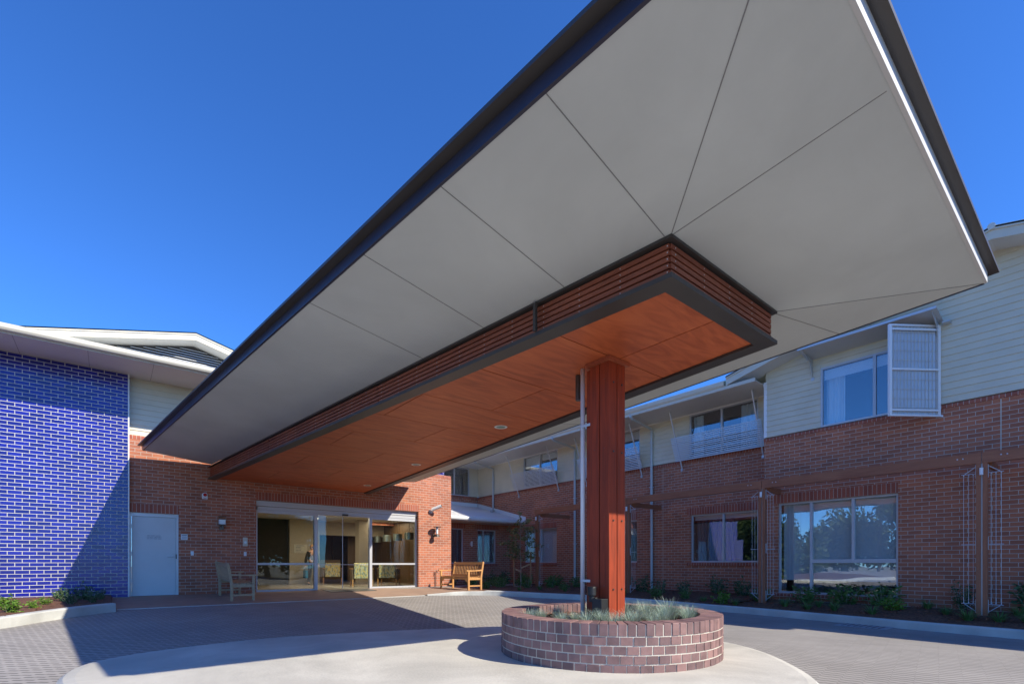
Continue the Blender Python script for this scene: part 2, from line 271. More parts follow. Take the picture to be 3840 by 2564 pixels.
# ------------------------------------------------------------------ mesh helpers
def woff(parent):
    v = Vector((0, 0, 0)); q = parent
    while q is not None: v += Vector(q.location); q = q.parent
    return v
class MB:
    def __init__(s): s.v = []; s.f = []; s.uv = {}
    def add(s, vs, fs, uvs=None):
        o = len(s.v); s.v += [tuple(a) for a in vs]
        for i, f in enumerate(fs):
            if uvs: s.uv[len(s.f)] = uvs[i]
            s.f.append(tuple(o + k for k in f))
        return s
    def quad(s, a, b, c, d, uv=None): return s.add([a, b, c, d], [(0, 1, 2, 3)], [uv] if uv else None)
    def box(s, x0, x1, y0, y1, z0, z1):
        if x0 > x1: x0, x1 = x1, x0
        if y0 > y1: y0, y1 = y1, y0
        if z0 > z1: z0, z1 = z1, z0
        return s.add([(x0, y0, z0), (x1, y0, z0), (x1, y1, z0), (x0, y1, z0), (x0, y0, z1), (x1, y0, z1), (x1, y1, z1), (x0, y1, z1)],
                     [(0, 3, 2, 1), (4, 5, 6, 7), (0, 1, 5, 4), (1, 2, 6, 5), (2, 3, 7, 6), (3, 0, 4, 7)])
    def beam(s, a, b, wd, ht, up=(0, 0, 1)):
        a = Vector(a); b = Vector(b); d = (b - a).normalized(); u = Vector(up)
        if abs(d.dot(u)) > .98: u = Vector((0, 1, 0))
        r = d.cross(u).normalized() * wd / 2; u2 = r.cross(d).normalized() * ht / 2
        vs = [a - r - u2, a + r - u2, a + r + u2, a - r + u2, b - r - u2, b + r - u2, b + r + u2, b - r + u2]
        return s.add(vs, [(0, 3, 2, 1), (4, 5, 6, 7), (0, 1, 5, 4), (1, 2, 6, 5), (2, 3, 7, 6), (3, 0, 4, 7)][:] )
    def tube(s, pts, r, n=8, r2=None, cap=True):
        P = [Vector(p) for p in pts]; rings = []
        for i, p in enumerate(P):
            d = (P[min(i + 1, len(P) - 1)] - P[max(i - 1, 0)]).normalized()
            u = Vector((0, 0, 1)) if abs(d.z) < .95 else Vector((0, 1, 0))
            a = d.cross(u).normalized(); b = a.cross(d)
            rr = r if r2 is None else r + (r2 - r) * i / (len(P) - 1)
            rings.append([p + a * rr * math.cos(2 * math.pi * k / n) + b * rr * math.sin(2 * math.pi * k / n) for k in range(n)])
        vs = [v for g in rings for v in g]; fs = []
        for i in range(len(P) - 1):
            for k in range(n):
                k2 = (k + 1) % n; fs.append((i * n + k, i * n + k2, (i + 1) * n + k2, (i + 1) * n + k))
        if cap: fs.append(tuple(range(n - 1, -1, -1))); fs.append(tuple((len(P) - 1) * n + k for k in range(n)))
        return s.add(vs, fs)
    def prism(s, poly, z0, z1):
        """poly list of (x,y), ccw; z0/z1 number or function"""
        n = len(poly); f0 = z0 if callable(z0) else (lambda x, y: z0); f1 = z1 if callable(z1) else (lambda x, y: z1)
        vs = [(x, y, f0(x, y)) for x, y in poly] + [(x, y, f1(x, y)) for x, y in poly]
        fs = [tuple(range(n - 1, -1, -1)), tuple(range(n, 2 * n))] + [(i, (i + 1) % n, n + (i + 1) % n, n + i) for i in range(n)]
        return s.add(vs, fs)
    def extr(s, pts, vec):
        """polygon of 3d pts extruded by vec"""
        n = len(pts); v = Vector(vec); a = [Vector(p) for p in pts]
        vs = a + [p + v for p in a]
        return s.add(vs, [tuple(range(n - 1, -1, -1)), tuple(range(n, 2 * n))] + [(i, (i + 1) % n, n + (i + 1) % n, n + i) for i in range(n)])
    def ball(s, c, r, n=10, m=7, sc=(1, 1, 1)):
        vs = []; fs = []
        for j in range(m + 1):
            t = math.pi * j / m
            for k in range(n):
                a = 2 * math.pi * k / n; vs.append((c[0] + r * sc[0] * math.sin(t) * math.cos(a), c[1] + r * sc[1] * math.sin(t) * math.sin(a), c[2] + r * sc[2] * math.cos(t)))
        for j in range(m):
            for k in range(n): fs.append((j * n + k, (j + 1) * n + k, (j + 1) * n + (k + 1) % n, j * n + (k + 1) % n))
        return s.add(vs, fs)
    def build(s, name, mat, parent=None, label=None, cat=None, group=None, kind=None, loc=None, smooth=False, bevel=0, recalc=True):
        off = woff(parent) if parent else Vector(loc or (0, 0, 0))
        me = bpy.data.meshes.new(name)
        me.from_pydata([tuple(Vector(v) - off) for v in s.v], [], s.f)
        uvl = me.uv_layers.new(name='UVMap'); me.update()
        for i, pl in enumerate(me.polygons):
            n = pl.normal; cu = s.uv.get(i)
            for k, li in enumerate(pl.loop_indices):
                if cu: uvl.data[li].uv = cu[k]; continue
                q = me.vertices[me.loops[li].vertex_index].co + off
                if abs(n.z) > .7: uvl.data[li].uv = (q.x, q.y)
                elif abs(n.x) > abs(n.y): uvl.data[li].uv = (q.y, q.z)
                else: uvl.data[li].uv = (q.x, q.z)
        if recalc:
            bm = bmesh.new(); bm.from_mesh(me); bmesh.ops.remove_doubles(bm, verts=bm.verts, dist=1e-5) if smooth else None
            bmesh.ops.recalc_face_normals(bm, faces=bm.faces); bm.to_mesh(me); bm.free()
        if smooth: me.polygons.foreach_set('use_smooth', [True] * len(me.polygons))
        me.materials.append(M[mat] if isinstance(mat, str) else mat)
        o = bpy.data.objects.new(name, me); COL.objects.link(o)
        if parent: o.parent = parent
        else: o.location = off
        if bevel:
            b = o.modifiers.new('bevel', 'BEVEL'); b.width = bevel; b.segments = 2; b.limit_method = 'ANGLE'
        tag(o, label, cat, group, kind); return o
def tag(o, label=None, cat=None, group=None, kind=None):
    if label: o['label'] = label
    if cat: o['category'] = cat
    if group: o['group'] = group
    if kind: o['kind'] = kind
    return o
def thing(name, label, cat, loc=(0, 0, 0), group=None):
    o = bpy.data.objects.new(name, None); o.location = loc; o.empty_display_size = .2; COL.objects.link(o); return tag(o, label, cat, group)
def copytree(o, parent=None, loc=None, rot=None, label=None, group=None, scale=None):
    c = o.copy(); COL.objects.link(c)
    if parent is not None: c.parent = parent
    if loc is not None: c.location = loc
    if rot is not None: c.rotation_euler = (0, 0, rot)
    if scale: c.scale = (scale, scale, scale)
    if label: c['label'] = label
    if group: c['group'] = group
    for ch in list(o.children): copytree(ch, c)
    return c
def text(name, s, mat, parent, loc, size, rot=(R(90), 0, 0), align='LEFT', label=None):
    cu = bpy.data.curves.new(name, 'FONT'); cu.body = s; cu.size = size; cu.align_x = align; cu.extrude = .0008
    tmp = bpy.data.objects.new(name, cu); COL.objects.link(tmp)
    dg = bpy.context.evaluated_depsgraph_get(); me = bpy.data.meshes.new_from_object(tmp.evaluated_get(dg))
    bpy.data.objects.remove(tmp); me.materials.clear(); me.materials.append(M[mat])
    o = bpy.data.objects.new(name, me); COL.objects.link(o); o.parent = parent
    o.location = Vector(loc) - woff(parent); o.rotation_euler = rot
    return o
def wall(mb, axis, p, u0, u1, z0, z1, holes=(), th=.11, sgn=1, top=None, nosplit=False):
    """wall in plane axis=p; u along the other axis; thickness th away in direction sgn; holes (u0,u1,z0,z1)"""
    us = sorted({u0, u1, *[h[0] for h in holes], *[h[1] for h in holes]}); us = [u for u in us if u0 <= u <= u1]
    zs = sorted({z0, z1, *[h[2] for h in holes], *[h[3] for h in holes]}); zs = [z for z in zs if z0 <= z <= z1]
    def pt(u, z, d): return (p + sgn * d, u, z) if axis == 'x' else (u, p + sgn * d, z)
    filled = {}
    for i in range(len(us) - 1):
        for j in range(len(zs) - 1):
            cu, cz = (us[i] + us[i + 1]) / 2, (zs[j] + zs[j + 1]) / 2
            filled[i, j] = not any(h[0] < cu < h[1] and h[2] < cz < h[3] for h in holes)
    for (i, j), f in filled.items():
        if not f: continue
        a, b, c, d = us[i], us[i + 1], zs[j], zs[j + 1]
        mb.quad(pt(a, c, 0), pt(b, c, 0), pt(b, d, 0), pt(a, d, 0)); mb.quad(pt(a, c, th), pt(b, c, th), pt(b, d, th), pt(a, d, th))
        if not filled.get((i - 1, j)): mb.quad(pt(a, c, 0), pt(a, d, 0), pt(a, d, th), pt(a, c, th))
        if not filled.get((i + 1, j)): mb.quad(pt(b, c, 0), pt(b, d, 0), pt(b, d, th), pt(b, c, th))
        if not filled.get((i, j - 1)): mb.quad(pt(a, c, 0), pt(b, c, 0), pt(b, c, th), pt(a, c, th))
        if not filled.get((i, j + 1)): mb.quad(pt(a, d, 0), pt(b, d, 0), pt(b, d, th), pt(a, d, th))
    return mb
def boards(mb, axis, p, u0, u1, z0, z1, sgn, holes=(), pitch=.14, zmax=None, out=.022):
    """lap boards: every course a thin wedge standing proud at its lower edge. sgn: outward direction is -sgn"""
    z = z0
    while z < z1 - .01:
        zt = min(z + pitch, z1); segs = [(u0, u1)]
        for h in holes:
            if h[2] < zt - .02 and h[3] > z + .02:
                ns = []
                for a, b in segs:
                    if h[1] <= a or h[0] >= b: ns.append((a, b)); continue
                    if h[0] > a: ns.append((a, h[0]))
                    if h[1] < b: ns.append((h[1], b))
                segs = ns
        for a, b in segs:
            if zmax:
                # clip to the roof line, by narrowing the course
                while a < b and zmax(a) < zt: a += .05
                while b > a and zmax(b) < zt: b -= .05
                if b - a < .1: continue
            def pt(u, zz, d): return (p - sgn * d, u, zz) if axis == 'x' else (u, p - sgn * d, zz)
            mb.quad(pt(a, z, out), pt(b, z, out), pt(b, zt, .003), pt(a, zt, .003))
            mb.quad(pt(a, z, 0), pt(b, z, 0), pt(b, z, out), pt(a, z, out))
            mb.add([pt(a, z, 0), pt(a, z, out), pt(a, zt, .003)], [(0, 1, 2)]); mb.add([pt(b, z, 0), pt(b, z, out), pt(b, zt, .003)], [(0, 1, 2)])
        z += pitch
    return mb
def rz(Y): return -.0365 * (15.9 - Y) if Y > 6.5 else -.3431 - .012 * (6.5 - Y)
def catmull(P, n=6, closed=False):
    out = []; L = len(P)
    rng = range(L) if closed else range(L - 1)
    for i in rng:
        p0, p1, p2, p3 = (P[(i - 1) % L], P[i], P[(i + 1) % L], P[(i + 2) % L]) if closed else (P[max(i - 1, 0)], P[i], P[i + 1], P[min(i + 2, L - 1)])
        for k in range(n):
            t = k / n
            out.append(tuple(.5 * (2 * p1[d] + (p2[d] - p0[d]) * t + (2 * p0[d] - 5 * p1[d] + 4 * p2[d] - p3[d]) * t * t + (3 * p1[d] - p0[d] - 3 * p2[d] + p3[d]) * t ** 3) for d in range(2)))
    if not closed: out.append(P[-1])
    return out
# ================================================================== SETTING
g = MB().quad((-300, -300, -.75), (300, -300, -.75), (300, 300, -.75), (-300, 300, -.75)); g.build('ground', 'asphalt', kind='structure')
rd = MB(); ys = [-30, -12, -6, -3, 0, 1, 2, 3, 4, 5, 6, 6.5, 7, 8, 10, 12, 14, 16]; xs = [-40, -20, -10, -5, 0, 4, 8, 12, 13.3]
for i in range(len(xs) - 1):
    for j in range(len(ys) - 1):
        a, b, c, d = xs[i], xs[i + 1], ys[j], ys[j + 1]; q4 = [(a, c), (b, c), (b, d), (a, d)]
        if b <= 4:      # this part of the drive is laid at another angle
            uvs = []
            for x, y in q4: s1, t1 = .631 * x + .776 * y, -.776 * x + .631 * y; uvs.append((.985 * s1 - .174 * t1, .174 * s1 + .985 * t1))
            rd.quad(*[(x, y, rz(y)) for x, y in q4], uv=uvs)
        else: rd.quad(*[(x, y, rz(y)) for x, y in q4])
rd.build('road', 'paver', kind='structure')
def sm(a, b, x): t = max(0, min(1, (x - a) / (b - a))); return t * t * (3 - 2 * t)
def az(x, y): return rz(y) + .008 + sm(7.0, 8.3, x) * (-rz(y) - .028 + .0 * y)
kfront = catmull([(7.3, 12.95), (7.85, 12.72), (8.4, 12.52), (8.92, 12.2), (9.3, 11.8), (9.84, 10.97), (10.62, 9.85), (11.25, 8.3), (11.62, 6.9), (11.74, 5.6), (11.68, 3.9), (11.62, 2.5), (11.66, 1.2), (11.7, 0), (11.7, -2), (11.7, -6)], 5)
def offs(P, d):
    out = []
    for i, p in enumerate(P):
        a = Vector(P[max(i - 1, 0)]); b = Vector(P[min(i + 1, len(P) - 1)]); t = (b - a).normalized(); out.append((p[0] - t.y * d, p[1] + t.x * d))
    return out
kback = offs(kfront, .15)
def ktop(p): return (az(p[0], p[1]) if p[1] > 12.3 else rz(p[1]) + .15) if p[0] < 9.0 else rz(p[1]) + .15 - .03 * (1 - sm(9, 9.6, p[0]))
def kz(p): return min(rz(p[1]) + .15, az(p[0], p[1]) + .012 if p[1] > 12.2 else 9)
def kerbmesh(front, back, zt):
    m = MB(); n = len(front); f = front; k = back
    c = [(a[0] + (b[0] - a[0]) * .12, a[1] + (b[1] - a[1]) * .12) for a, b in zip(f, k)]
    for i in range(n - 1):
        z0, z1 = zt(f[i]), zt(f[i + 1])
        m.quad((*f[i], rz(f[i][1]) - .1), (*f[i + 1], rz(f[i + 1][1]) - .1), (*f[i + 1], z1 - .018), (*f[i], z0 - .018))
        m.quad((*f[i], z0 - .018), (*f[i + 1], z1 - .018), (*c[i + 1], z1), (*c[i], z0))
        m.quad((*c[i], z0), (*c[i + 1], z1), (*k[i + 1], z1), (*k[i], z0))
        m.quad((*k[i], z0), (*k[i + 1], z1), (*k[i + 1], z1 - .3), (*k[i], z0 - .3))
    for i in (0, n - 1): m.quad((*f[i], rz(f[i][1]) - .1), (*f[i], zt(f[i]) - .018), (*k[i], zt(f[i])), (*k[i], zt(f[i]) - .3))
    return m
kerbmesh(kfront, kback, kz).build('kerb', 'kerb', kind='structure', smooth=False)
lfront = catmull([(-14, 9.4), (-9, 9.5), (-5, 9.6), (-3.2, 9.9), (-2.1, 10.4), (-1.34, 11.02), (-.9, 11.62), (-.5, 12.1), (-.12, 12.45), (.08, 12.58)], 5)
lback = offs(lfront, .17)
lback[-1] = (.02, 12.78)
kerbmesh(lfront, lback, lambda p: rz(p[1]) + .175).build('kerb', 'kerb', kind='structure')
# apron
ap = MB(); xx = [.02 + k * .3 for k in range(36)]
def yf(x):
    if x <= 7.35: return 13.0
    b = None
    for i in range(len(kback) - 1):
        if (kback[i][0] - x) * (kback[i + 1][0] - x) <= 0: b = kback[i][1] + (kback[i + 1][1] - kback[i][1]) * (x - kback[i][0]) / (kback[i + 1][0] - kback[i][0] + 1e-9); break
    return b if b else 12.8
def xr(y): return 9.1 + (y - 12.2) * (.62 / 3.65)
for i in range(len(xx) - 1):
    a, b = xx[i], min(xx[i + 1], 9.9)
    if a >= 9.75: break
    ya, yb = yf(a), yf(b); n = 8; yt = 15.9 if b > .4 else 15.7
    for j in range(n):
        P = []
        for (x, y0) in ((a, ya), (b, yb)):
            for k in (j, j + 1): y = y0 + (yt - y0) * k / n; P.append((x, y))
        q = [P[0], P[2], P[3], P[1]]
        q = [(min(x, xr(y)), y) for x, y in q]
        if abs(q[0][0] - q[1][0]) < .003 and abs(q[2][0] - q[3][0]) < .003: continue
        ap.quad(*[(x, y, az(x, y)) for x, y in q])
ap.build('apron_paving', 'apron', kind='structure')
MB().box(.1, 7.2, 12.93, 12.99, -.14, rz(12.96) + .012).build('apron_edge_strip', 'kerb', kind='structure')
# island
isl = catmull([(-.36, 6.15), (-.3, 5.4), (.1, 4.3), (1.0, 2.9), (2.2, 1.85), (3.5, 1.35), (4.6, 1.55), (5.4, 2.1), (6.0, 2.75), (6.3, 3.5), (6.32, 4.4), (5.95, 5.4), (4.95, 6.28), (4.17, 6.62), (3.0, 7.05), (1.6, 7.34), (.5, 7.16), (-.14, 6.77)], 5, True)
iz = -.165
im = MB(); n = len(isl); cx0, cy0 = 3.2, 4.2
ins = [(x + (cx0 - x) * .012, y + (cy0 - y) * .012) for x, y in isl]; ins2 = [(x + (cx0 - x) * .035, y + (cy0 - y) * .035) for x, y in isl]
im.add([(x, y, iz) for x, y in ins2], [tuple(range(n))])
for i in range(n):
    j = (i + 1) % n
    im.quad((*isl[i], -.6), (*isl[j], -.6), (*isl[j], iz - .045), (*isl[i], iz - .045)); im.quad((*isl[i], iz - .045), (*isl[j], iz - .045), (*ins[j], iz - .012), (*ins[i], iz - .012))
    im.quad((*ins[i], iz - .012), (*ins[j], iz - .012), (*ins2[j], iz), (*ins2[i], iz))
im.build('traffic_island', 'conc', kind='structure')
# garden beds
def bedmesh(A, zA, B, zB, n=7, amp=.02):
    m = MB(); rows = []
    rnd = random.Random(3)
    for i in range(len(A)):
        row = []
        for k in range(n + 1):
            t = k / n; x = A[i][0] + (B[i][0] - A[i][0]) * t; y = A[i][1] + (B[i][1] - A[i][1]) * t
            z = zA(A[i]) + (zB - zA(A[i])) * min(1, t * 1.5) + (rnd.uniform(-amp, amp) if 0 < k < n else 0); row.append((x, y, z))
        rows.append(row)
    for i in range(len(A) - 1):
        for k in range(n): m.quad(rows[i][k], rows[i + 1][k], rows[i + 1][k + 1], rows[i][k + 1])
    return m, rows
A = [p for p in kback if p[0] > 9.05 or p[1] < 12.2]
def resample(P, n):
    L = [0]
    for i in range(len(P) - 1): L.append(L[-1] + math.dist(P[i], P[i + 1]))
    out = []
    for k in range(n):
        d = L[-1] * k / (n - 1); i = 0
        while i < len(L) - 2 and L[i + 1] < d: i += 1
        t = (d - L[i]) / (L[i + 1] - L[i] + 1e-9); out.append((P[i][0] + (P[i + 1][0] - P[i][0]) * t, P[i][1] + (P[i + 1][1] - P[i][1]) * t))
    return out
A1 = resample([p for p in A if p[1] > 5.95], 40); B1 = resample([(9.75, 15.8), (9.98, 17.7), (14.3, 17.7), (14.3, 12), (14.3, 5.95)], 40)
A2 = resample([A1[-1]] + [p for p in A if p[1] < 5.95], 26); B2 = resample([(14.3, 5.95), (14.3, 5.85), (13.45, 5.85), (13.45, -6)], 26)
m1, rows1 = bedmesh(A1, lambda p: rz(p[1]) + .13, B1, -.03); m1.build('garden_bed', 'mulch', kind='structure')
m2, rows2 = bedmesh(A2, lambda p: rz(p[1]) + .13, B2, -.09); m2.build('garden_bed', 'mulch', kind='structure')
A3 = resample(lback, 24); B3 = resample([(-14, 15.75), (.0, 15.75)], 24)
m3, rows3 = bedmesh(A3, lambda p: rz(p[1]) + .155, B3, .07); m3.build('garden_bed', 'mulch', kind='structure')
MB().quad((.0, 12.8, .03), (.03, 12.8, -.1), (.03, 15.75, -.02), (.0, 15.75, .07)).build('garden_bed_edge', 'mulch', kind='structure')
def bedz(x, y):
    best = None
    for rows in (rows1, rows2, rows3):
        for r in rows:
            for p in r:
                d = (p[0] - x) ** 2 + (p[1] - y) ** 2
                if best is None or d < best[0]: best = (d, p[2])
    return best[1]
# drain lid
t = thing('drain_cover', 'pale rectangular drain lid set in the paving beside the right kerb', 'drain cover', (11.5, 3.1, rz(3.1)))
MB().extr([(11.06, 3.56, rz(3.56) + .004), (11.6, 3.50, rz(3.5) + .004), (11.62, 2.70, rz(2.7) + .004), (11.1, 2.71, rz(2.71) + .004)], (0, 0, .008)).build('frame', 'grate', t)
dl = MB()
for k in range(7): yy = 2.82 + k * .1; dl.box(11.16, 11.55, yy, yy + .03, rz(yy) + .012, rz(yy) + .017)
dl.build('slot', 'trimdark', t)

# ================================================================== ENTRANCE BUILDING
EB = thing('entrance_building', 'two-storey left building of red and glazed blue brick with the glass entrance doors', 'building', (3, 15.85, 0))
YE = 15.85
GL = (3.29, 8.57, -.2, 2.70); DR = (.345, 1.41, -.2, 2.15)
m = MB(); wall(m, 'y', YE, .335, 9.94, -.2, 4.02, [GL, DR], th=.13, sgn=1); wall(m, 'x', 9.94, YE + .13, 17.77, -.2, 4.02, th=.13, sgn=-1)
m.box(.335, 9.81, YE + .13, 16.6, 4.0, 4.06)
m.build('brick_wall', 'brick', EB)
# rounded coping row on the red wall
cp = MB(); prof = [(YE - .004, 4.02), (YE - .004, 4.085), (YE + .02, 4.115), (YE + .06, 4.13), (YE + .13, 4.13), (YE + .13, 4.02)]
cp.extr([(.335, y, z) for y, z in prof], (9.60, 0, 0)); cp.build('brick_coping', 'soldier', EB)
def soldier(mb, axis, p, u0, u1, z0, z1, sgn, out=.004):
    def pt(u, z, d): return (p - sgn * d, u, z) if axis == 'x' else (u, p - sgn * d, z)
    k = [(u0, z0), (u1, z0), (u1, z1), (u0, z1)]
    vs = [pt(u, z, out) for u, z in k] + [pt(u, z, 0) for u, z in k]
    fs = [(0, 1, 2, 3), (0, 1, 5, 4), (1, 2, 6, 5), (2, 3, 7, 6), (3, 0, 4, 7)]
    hh = .235
    uvs = [[(u0 + .005, .002), (u1, .002), (u1, hh - .002), (u0 + .005, hh - .002)]] + [[(0, 0), (.001, 0), (.001, .001), (0, .001)]] * 4
    mb.add(vs, fs, uvs)
cs = MB(); soldier(cs, 'y', YE, GL[0], GL[1], 2.70, 2.93, 1); cs.build('brick_lintel', 'soldier', EB)
cs = MB(); soldier(cs, 'y', YE, .335, 1.41, 2.15, 2.38, 1); cs.build('brick_lintel', 'soldier', EB)
MB_ = MB(); wall(MB_, 'y', 16.25, 7.6, 9.88, 4.05, 5.6, th=.12, sgn=1); wall(MB_, 'x', 9.88, 16.37, 20, 4.05, 5.6, th=.12, sgn=-1); MB_.build('blue_brick_wall', 'blue', EB)
m = MB(); wall(m, 'y', YE - .12, -3.18, .335, -.2, 5.60, th=.12, sgn=1); wall(m, 'y', YE - .12, -4.07, -3.18, -.2, 2.4, th=.12, sgn=1)
wall(m, 'x', -4.07, YE, 24, -.2, 2.4, th=.12, sgn=1); wall(m, 'x', -3.18, YE, 24, -.2, 5.6, th=.12, sgn=1)
m.build('blue_brick_wall', 'blue', EB)
MB().box(.338, .365, YE - .122, YE - .002, -.1, 5.6).build('corner_trim', 'white', EB)
m = MB(); boards(m, 'y', YE + .13, .365, 7.6, 4.13, 5.60, 1); m.box(.365, 7.6, YE + .131, YE + .2, 4.13, 5.6); m.build('cladding', 'clad', EB)
m = MB(); m.box(-6, 10.2, 14.47, 16.5, 5.60, 5.615); m.build('eave_soffit', 'soffit', EB)
m = MB()
for k in range(14): x = -5.2 + k * 1.2; m.box(x, x + .006, 14.5, 15.9, 5.596, 5.6)
m.build('soffit_joint', 'joint', EB)
MB().box(-6, 10.2, 14.455, 14.475, 5.575, 5.72).build('fascia_board', 'cream', EB)
gp = [(14.452, 5.60), (14.452, 5.745), (14.33, 5.745), (14.33, 5.72), (14.335, 5.66), (14.36, 5.62), (14.40, 5.60)]
MB().extr([(-6, y, z) for y, z in gp], (16.2, 0, 0)).build('gutter', 'cream', EB, smooth=False)
rf = MB(); rf.extr([(-6, 14.40, 5.745), (-6, 24, 8.13), (-6, 24, 8.09), (-6, 14.40, 5.70)], (16.2, 0, 0)); rr = rf.build('roof', 'roofmetal', EB)
rb = MB()
for k in range(80): x = -5.9 + k * .2; rb.extr([(x, 14.39, 5.755), (x, 24, 8.14), (x, 24, 8.12), (x, 14.39, 5.74)], (.04, 0, 0))
rb.build('roof_rib', 'roofmetal', rr)
# gable with louvre
pk = (1.77, 6.99); GY = 15.6
def gz(x): return pk[1] - .25 * abs(x - pk[0])
bar = MB(); xl, xr2 = -2.9, 6.4
bar.extr([(xl, GY, gz(xl)), (pk[0], GY, pk[1]), (xr2, GY, gz(xr2)), (xr2, GY, gz(xr2) - .17), (pk[0], GY, pk[1] - .17), (xl, GY, gz(xl) - .17)], (0, .03, 0))
bar.extr([(xl, GY - .02, gz(xl) + .03), (pk[0], GY - .02, pk[1] + .03), (xr2, GY - .02, gz(xr2) + .03), (xr2, GY - .02, gz(xr2) - .03), (pk[0], GY - .02, pk[1] - .03), (xl, GY - .02, gz(xl) - .03)], (0, .02, 0))
gb = bar.build('gable_barge', 'cream', EB)
sf = MB(); sf.extr([(xl, GY + .03, gz(xl) - .15), (pk[0], GY + .03, pk[1] - .15), (xr2, GY + .03, gz(xr2) - .15), (xr2, GY + .03, gz(xr2) - .17), (pk[0], GY + .03, pk[1] - .17), (xl, GY + .03, gz(xl) - .17)], (0, .55, 0)); sf.build('gable_soffit', 'soffit', EB)
gr = MB(); gr.extr([(xl, GY - .02, gz(xl) + .03), (pk[0], GY - .02, pk[1] + .03), (xr2, GY - .02, gz(xr2) + .03), (xr2, GY - .02, gz(xr2) + .0), (pk[0], GY - .02, pk[1] + .0), (xl, GY - .02, gz(xl) + .0)], (0, 9, 0)); gr.build('gable_roof', 'roofmetal', EB)
lv = MB(); lv.extr([(xl + .6, GY + .5, gz(xl + .6) - .2), (pk[0], GY + .5, pk[1] - .19), (xr2 - .6, GY + .5, gz(xr2 - .6) - .2), (xr2 - .6, GY + .5, 5.9), (xl + .6, GY + .5, 5.9)], (0, .05, 0)); lo = lv.build('gable_louvre_backing', 'trimdark', EB)
ls = MB(); z = 6.05
while z < 6.72:
    hw = (pk[1] - .2 - z) / .25; hw = min(hw, 3.6); ls.extr([(pk[0] - hw, GY + .495, z), (pk[0] - hw, GY + .43, z - .028), (pk[0] - hw, GY + .43, z - .04), (pk[0] - hw, GY + .495, z - .012)], (2 * hw, 0, 0)); z += .066
ls.build('louvre_blade', 'steel', EB)
# door
fr = MB(); x0, x1 = DR[0] + .01, DR[1]; yd = YE + .035
fr.box(x0, x0 + .055, yd, yd + .09, -.01, 2.15); fr.box(x1 - .055, x1, yd, yd + .09, -.01, 2.15); fr.box(x0 + .055, x1 - .055, yd, yd + .09, 2.06, 2.15)
fr.build('door_frame', 'alu', EB)
dd = MB().box(x0 + .06, x1 - .06, yd + .02, yd + .06, .012, 2.055).build('fire_door', 'doorleaf', EB, label='pale steel fire door with three lines of small lettering')
h = MB(); hx = x1 - .12; h.tube([(hx, yd + .02, 1.02), (hx, yd - .045, 1.02)], .012); h.tube([(hx, yd - .045, 1.02), (hx - .06, yd - .05, 1.022), (hx - .13, yd - .045, 1.01)], .01); h.tube([(hx, yd + .021, 1.10), (hx, yd + .008, 1.10)], .022, 12); h.tube([(hx, yd + .021, 1.02), (hx, yd + .01, 1.02)], .026, 12); h.build('handle', 'steel', dd)
MB().box(x1 - .062, x1 - .04, yd - .004, yd + .02, .97, 1.09).build('strike_plate', 'black', dd)
for zz in (.35, 1.05, 1.75): MB().box(x0 + .045, x0 + .065, yd - .006, yd + .018, zz, zz + .1).build('hinge', 'steel', dd)
for k, s_ in enumerate(('FIRE SAFETY DOOR', 'DO NOT OBSTRUCT', 'DO NOT KEEP OPEN')): text('lettering', s_, 'ink', dd, (.73, yd + .0185, 1.555 - k * .038), .033)
# shopfront
SY = YE + .135
fm = MB(); a, b = GL[0], GL[1]; ml, mr_ = 5.03, 6.84
fm.box(a, b, SY - .005, SY + .13, 2.545, 2.70)
fm.box(a, b, SY + .0, SY + .1, 2.435, 2.53); fm.box(a, b, SY + .01, SY + .1, 2.39, 2.43)
fm.box(a, a + .06, SY, SY + .12, 0, 2.545); fm.box(b - .055, b, SY, SY + .12, 0, 2.545)
fm.box(ml - .05, ml + .05, SY - .004, SY + .12, 0, 2.39); fm.box(mr_ - .045, mr_ + .045, SY - .004, SY + .12, 0, 2.39)
for u0, u1 in ((a + .06, ml - .05), (mr_ + .045, b - .055)):
    fm.box(u0, u1, SY + .01, SY + .09, .80, .86); fm.box(u0, u1, SY + .005, SY + .11, 0, .055); fm.box(u0, u1, SY + .01, SY + .09, 2.34, 2.39)
sfm = fm.build('shopfront_frame', 'alu', EB)
for u0, u1 in ((a + .06, ml - .05), (mr_ + .045, b - .055)):
    for z0, z1 in ((.055, .80), (.86, 2.34)): MB().box(u0, u1, SY + .045, SY + .053, z0, z1).build('pane', 'shopglass', sfm)
sx = 5.90
for u0, u1 in ((ml + .05, sx - .003), (sx + .003, mr_ - .045)):
    o = MB().box(u0, u1, SY + .075, SY + .085, .02, 2.38).build('sliding_door_pane', 'shopglass', sfm)
MB().box(sx - .008, sx + .008, SY + .06, SY + .073, .02, 2.38).build('door_edge_seal', 'steel', sfm)
MB().box(ml + .05, mr_ - .045, SY + .066, SY + .073, .80, .815).build('door_rail', 'steel', sfm)
MB().box(5.86, 6.04, SY - .06, SY - .006, 2.40, 2.45).build('door_sensor', 'black', sfm)
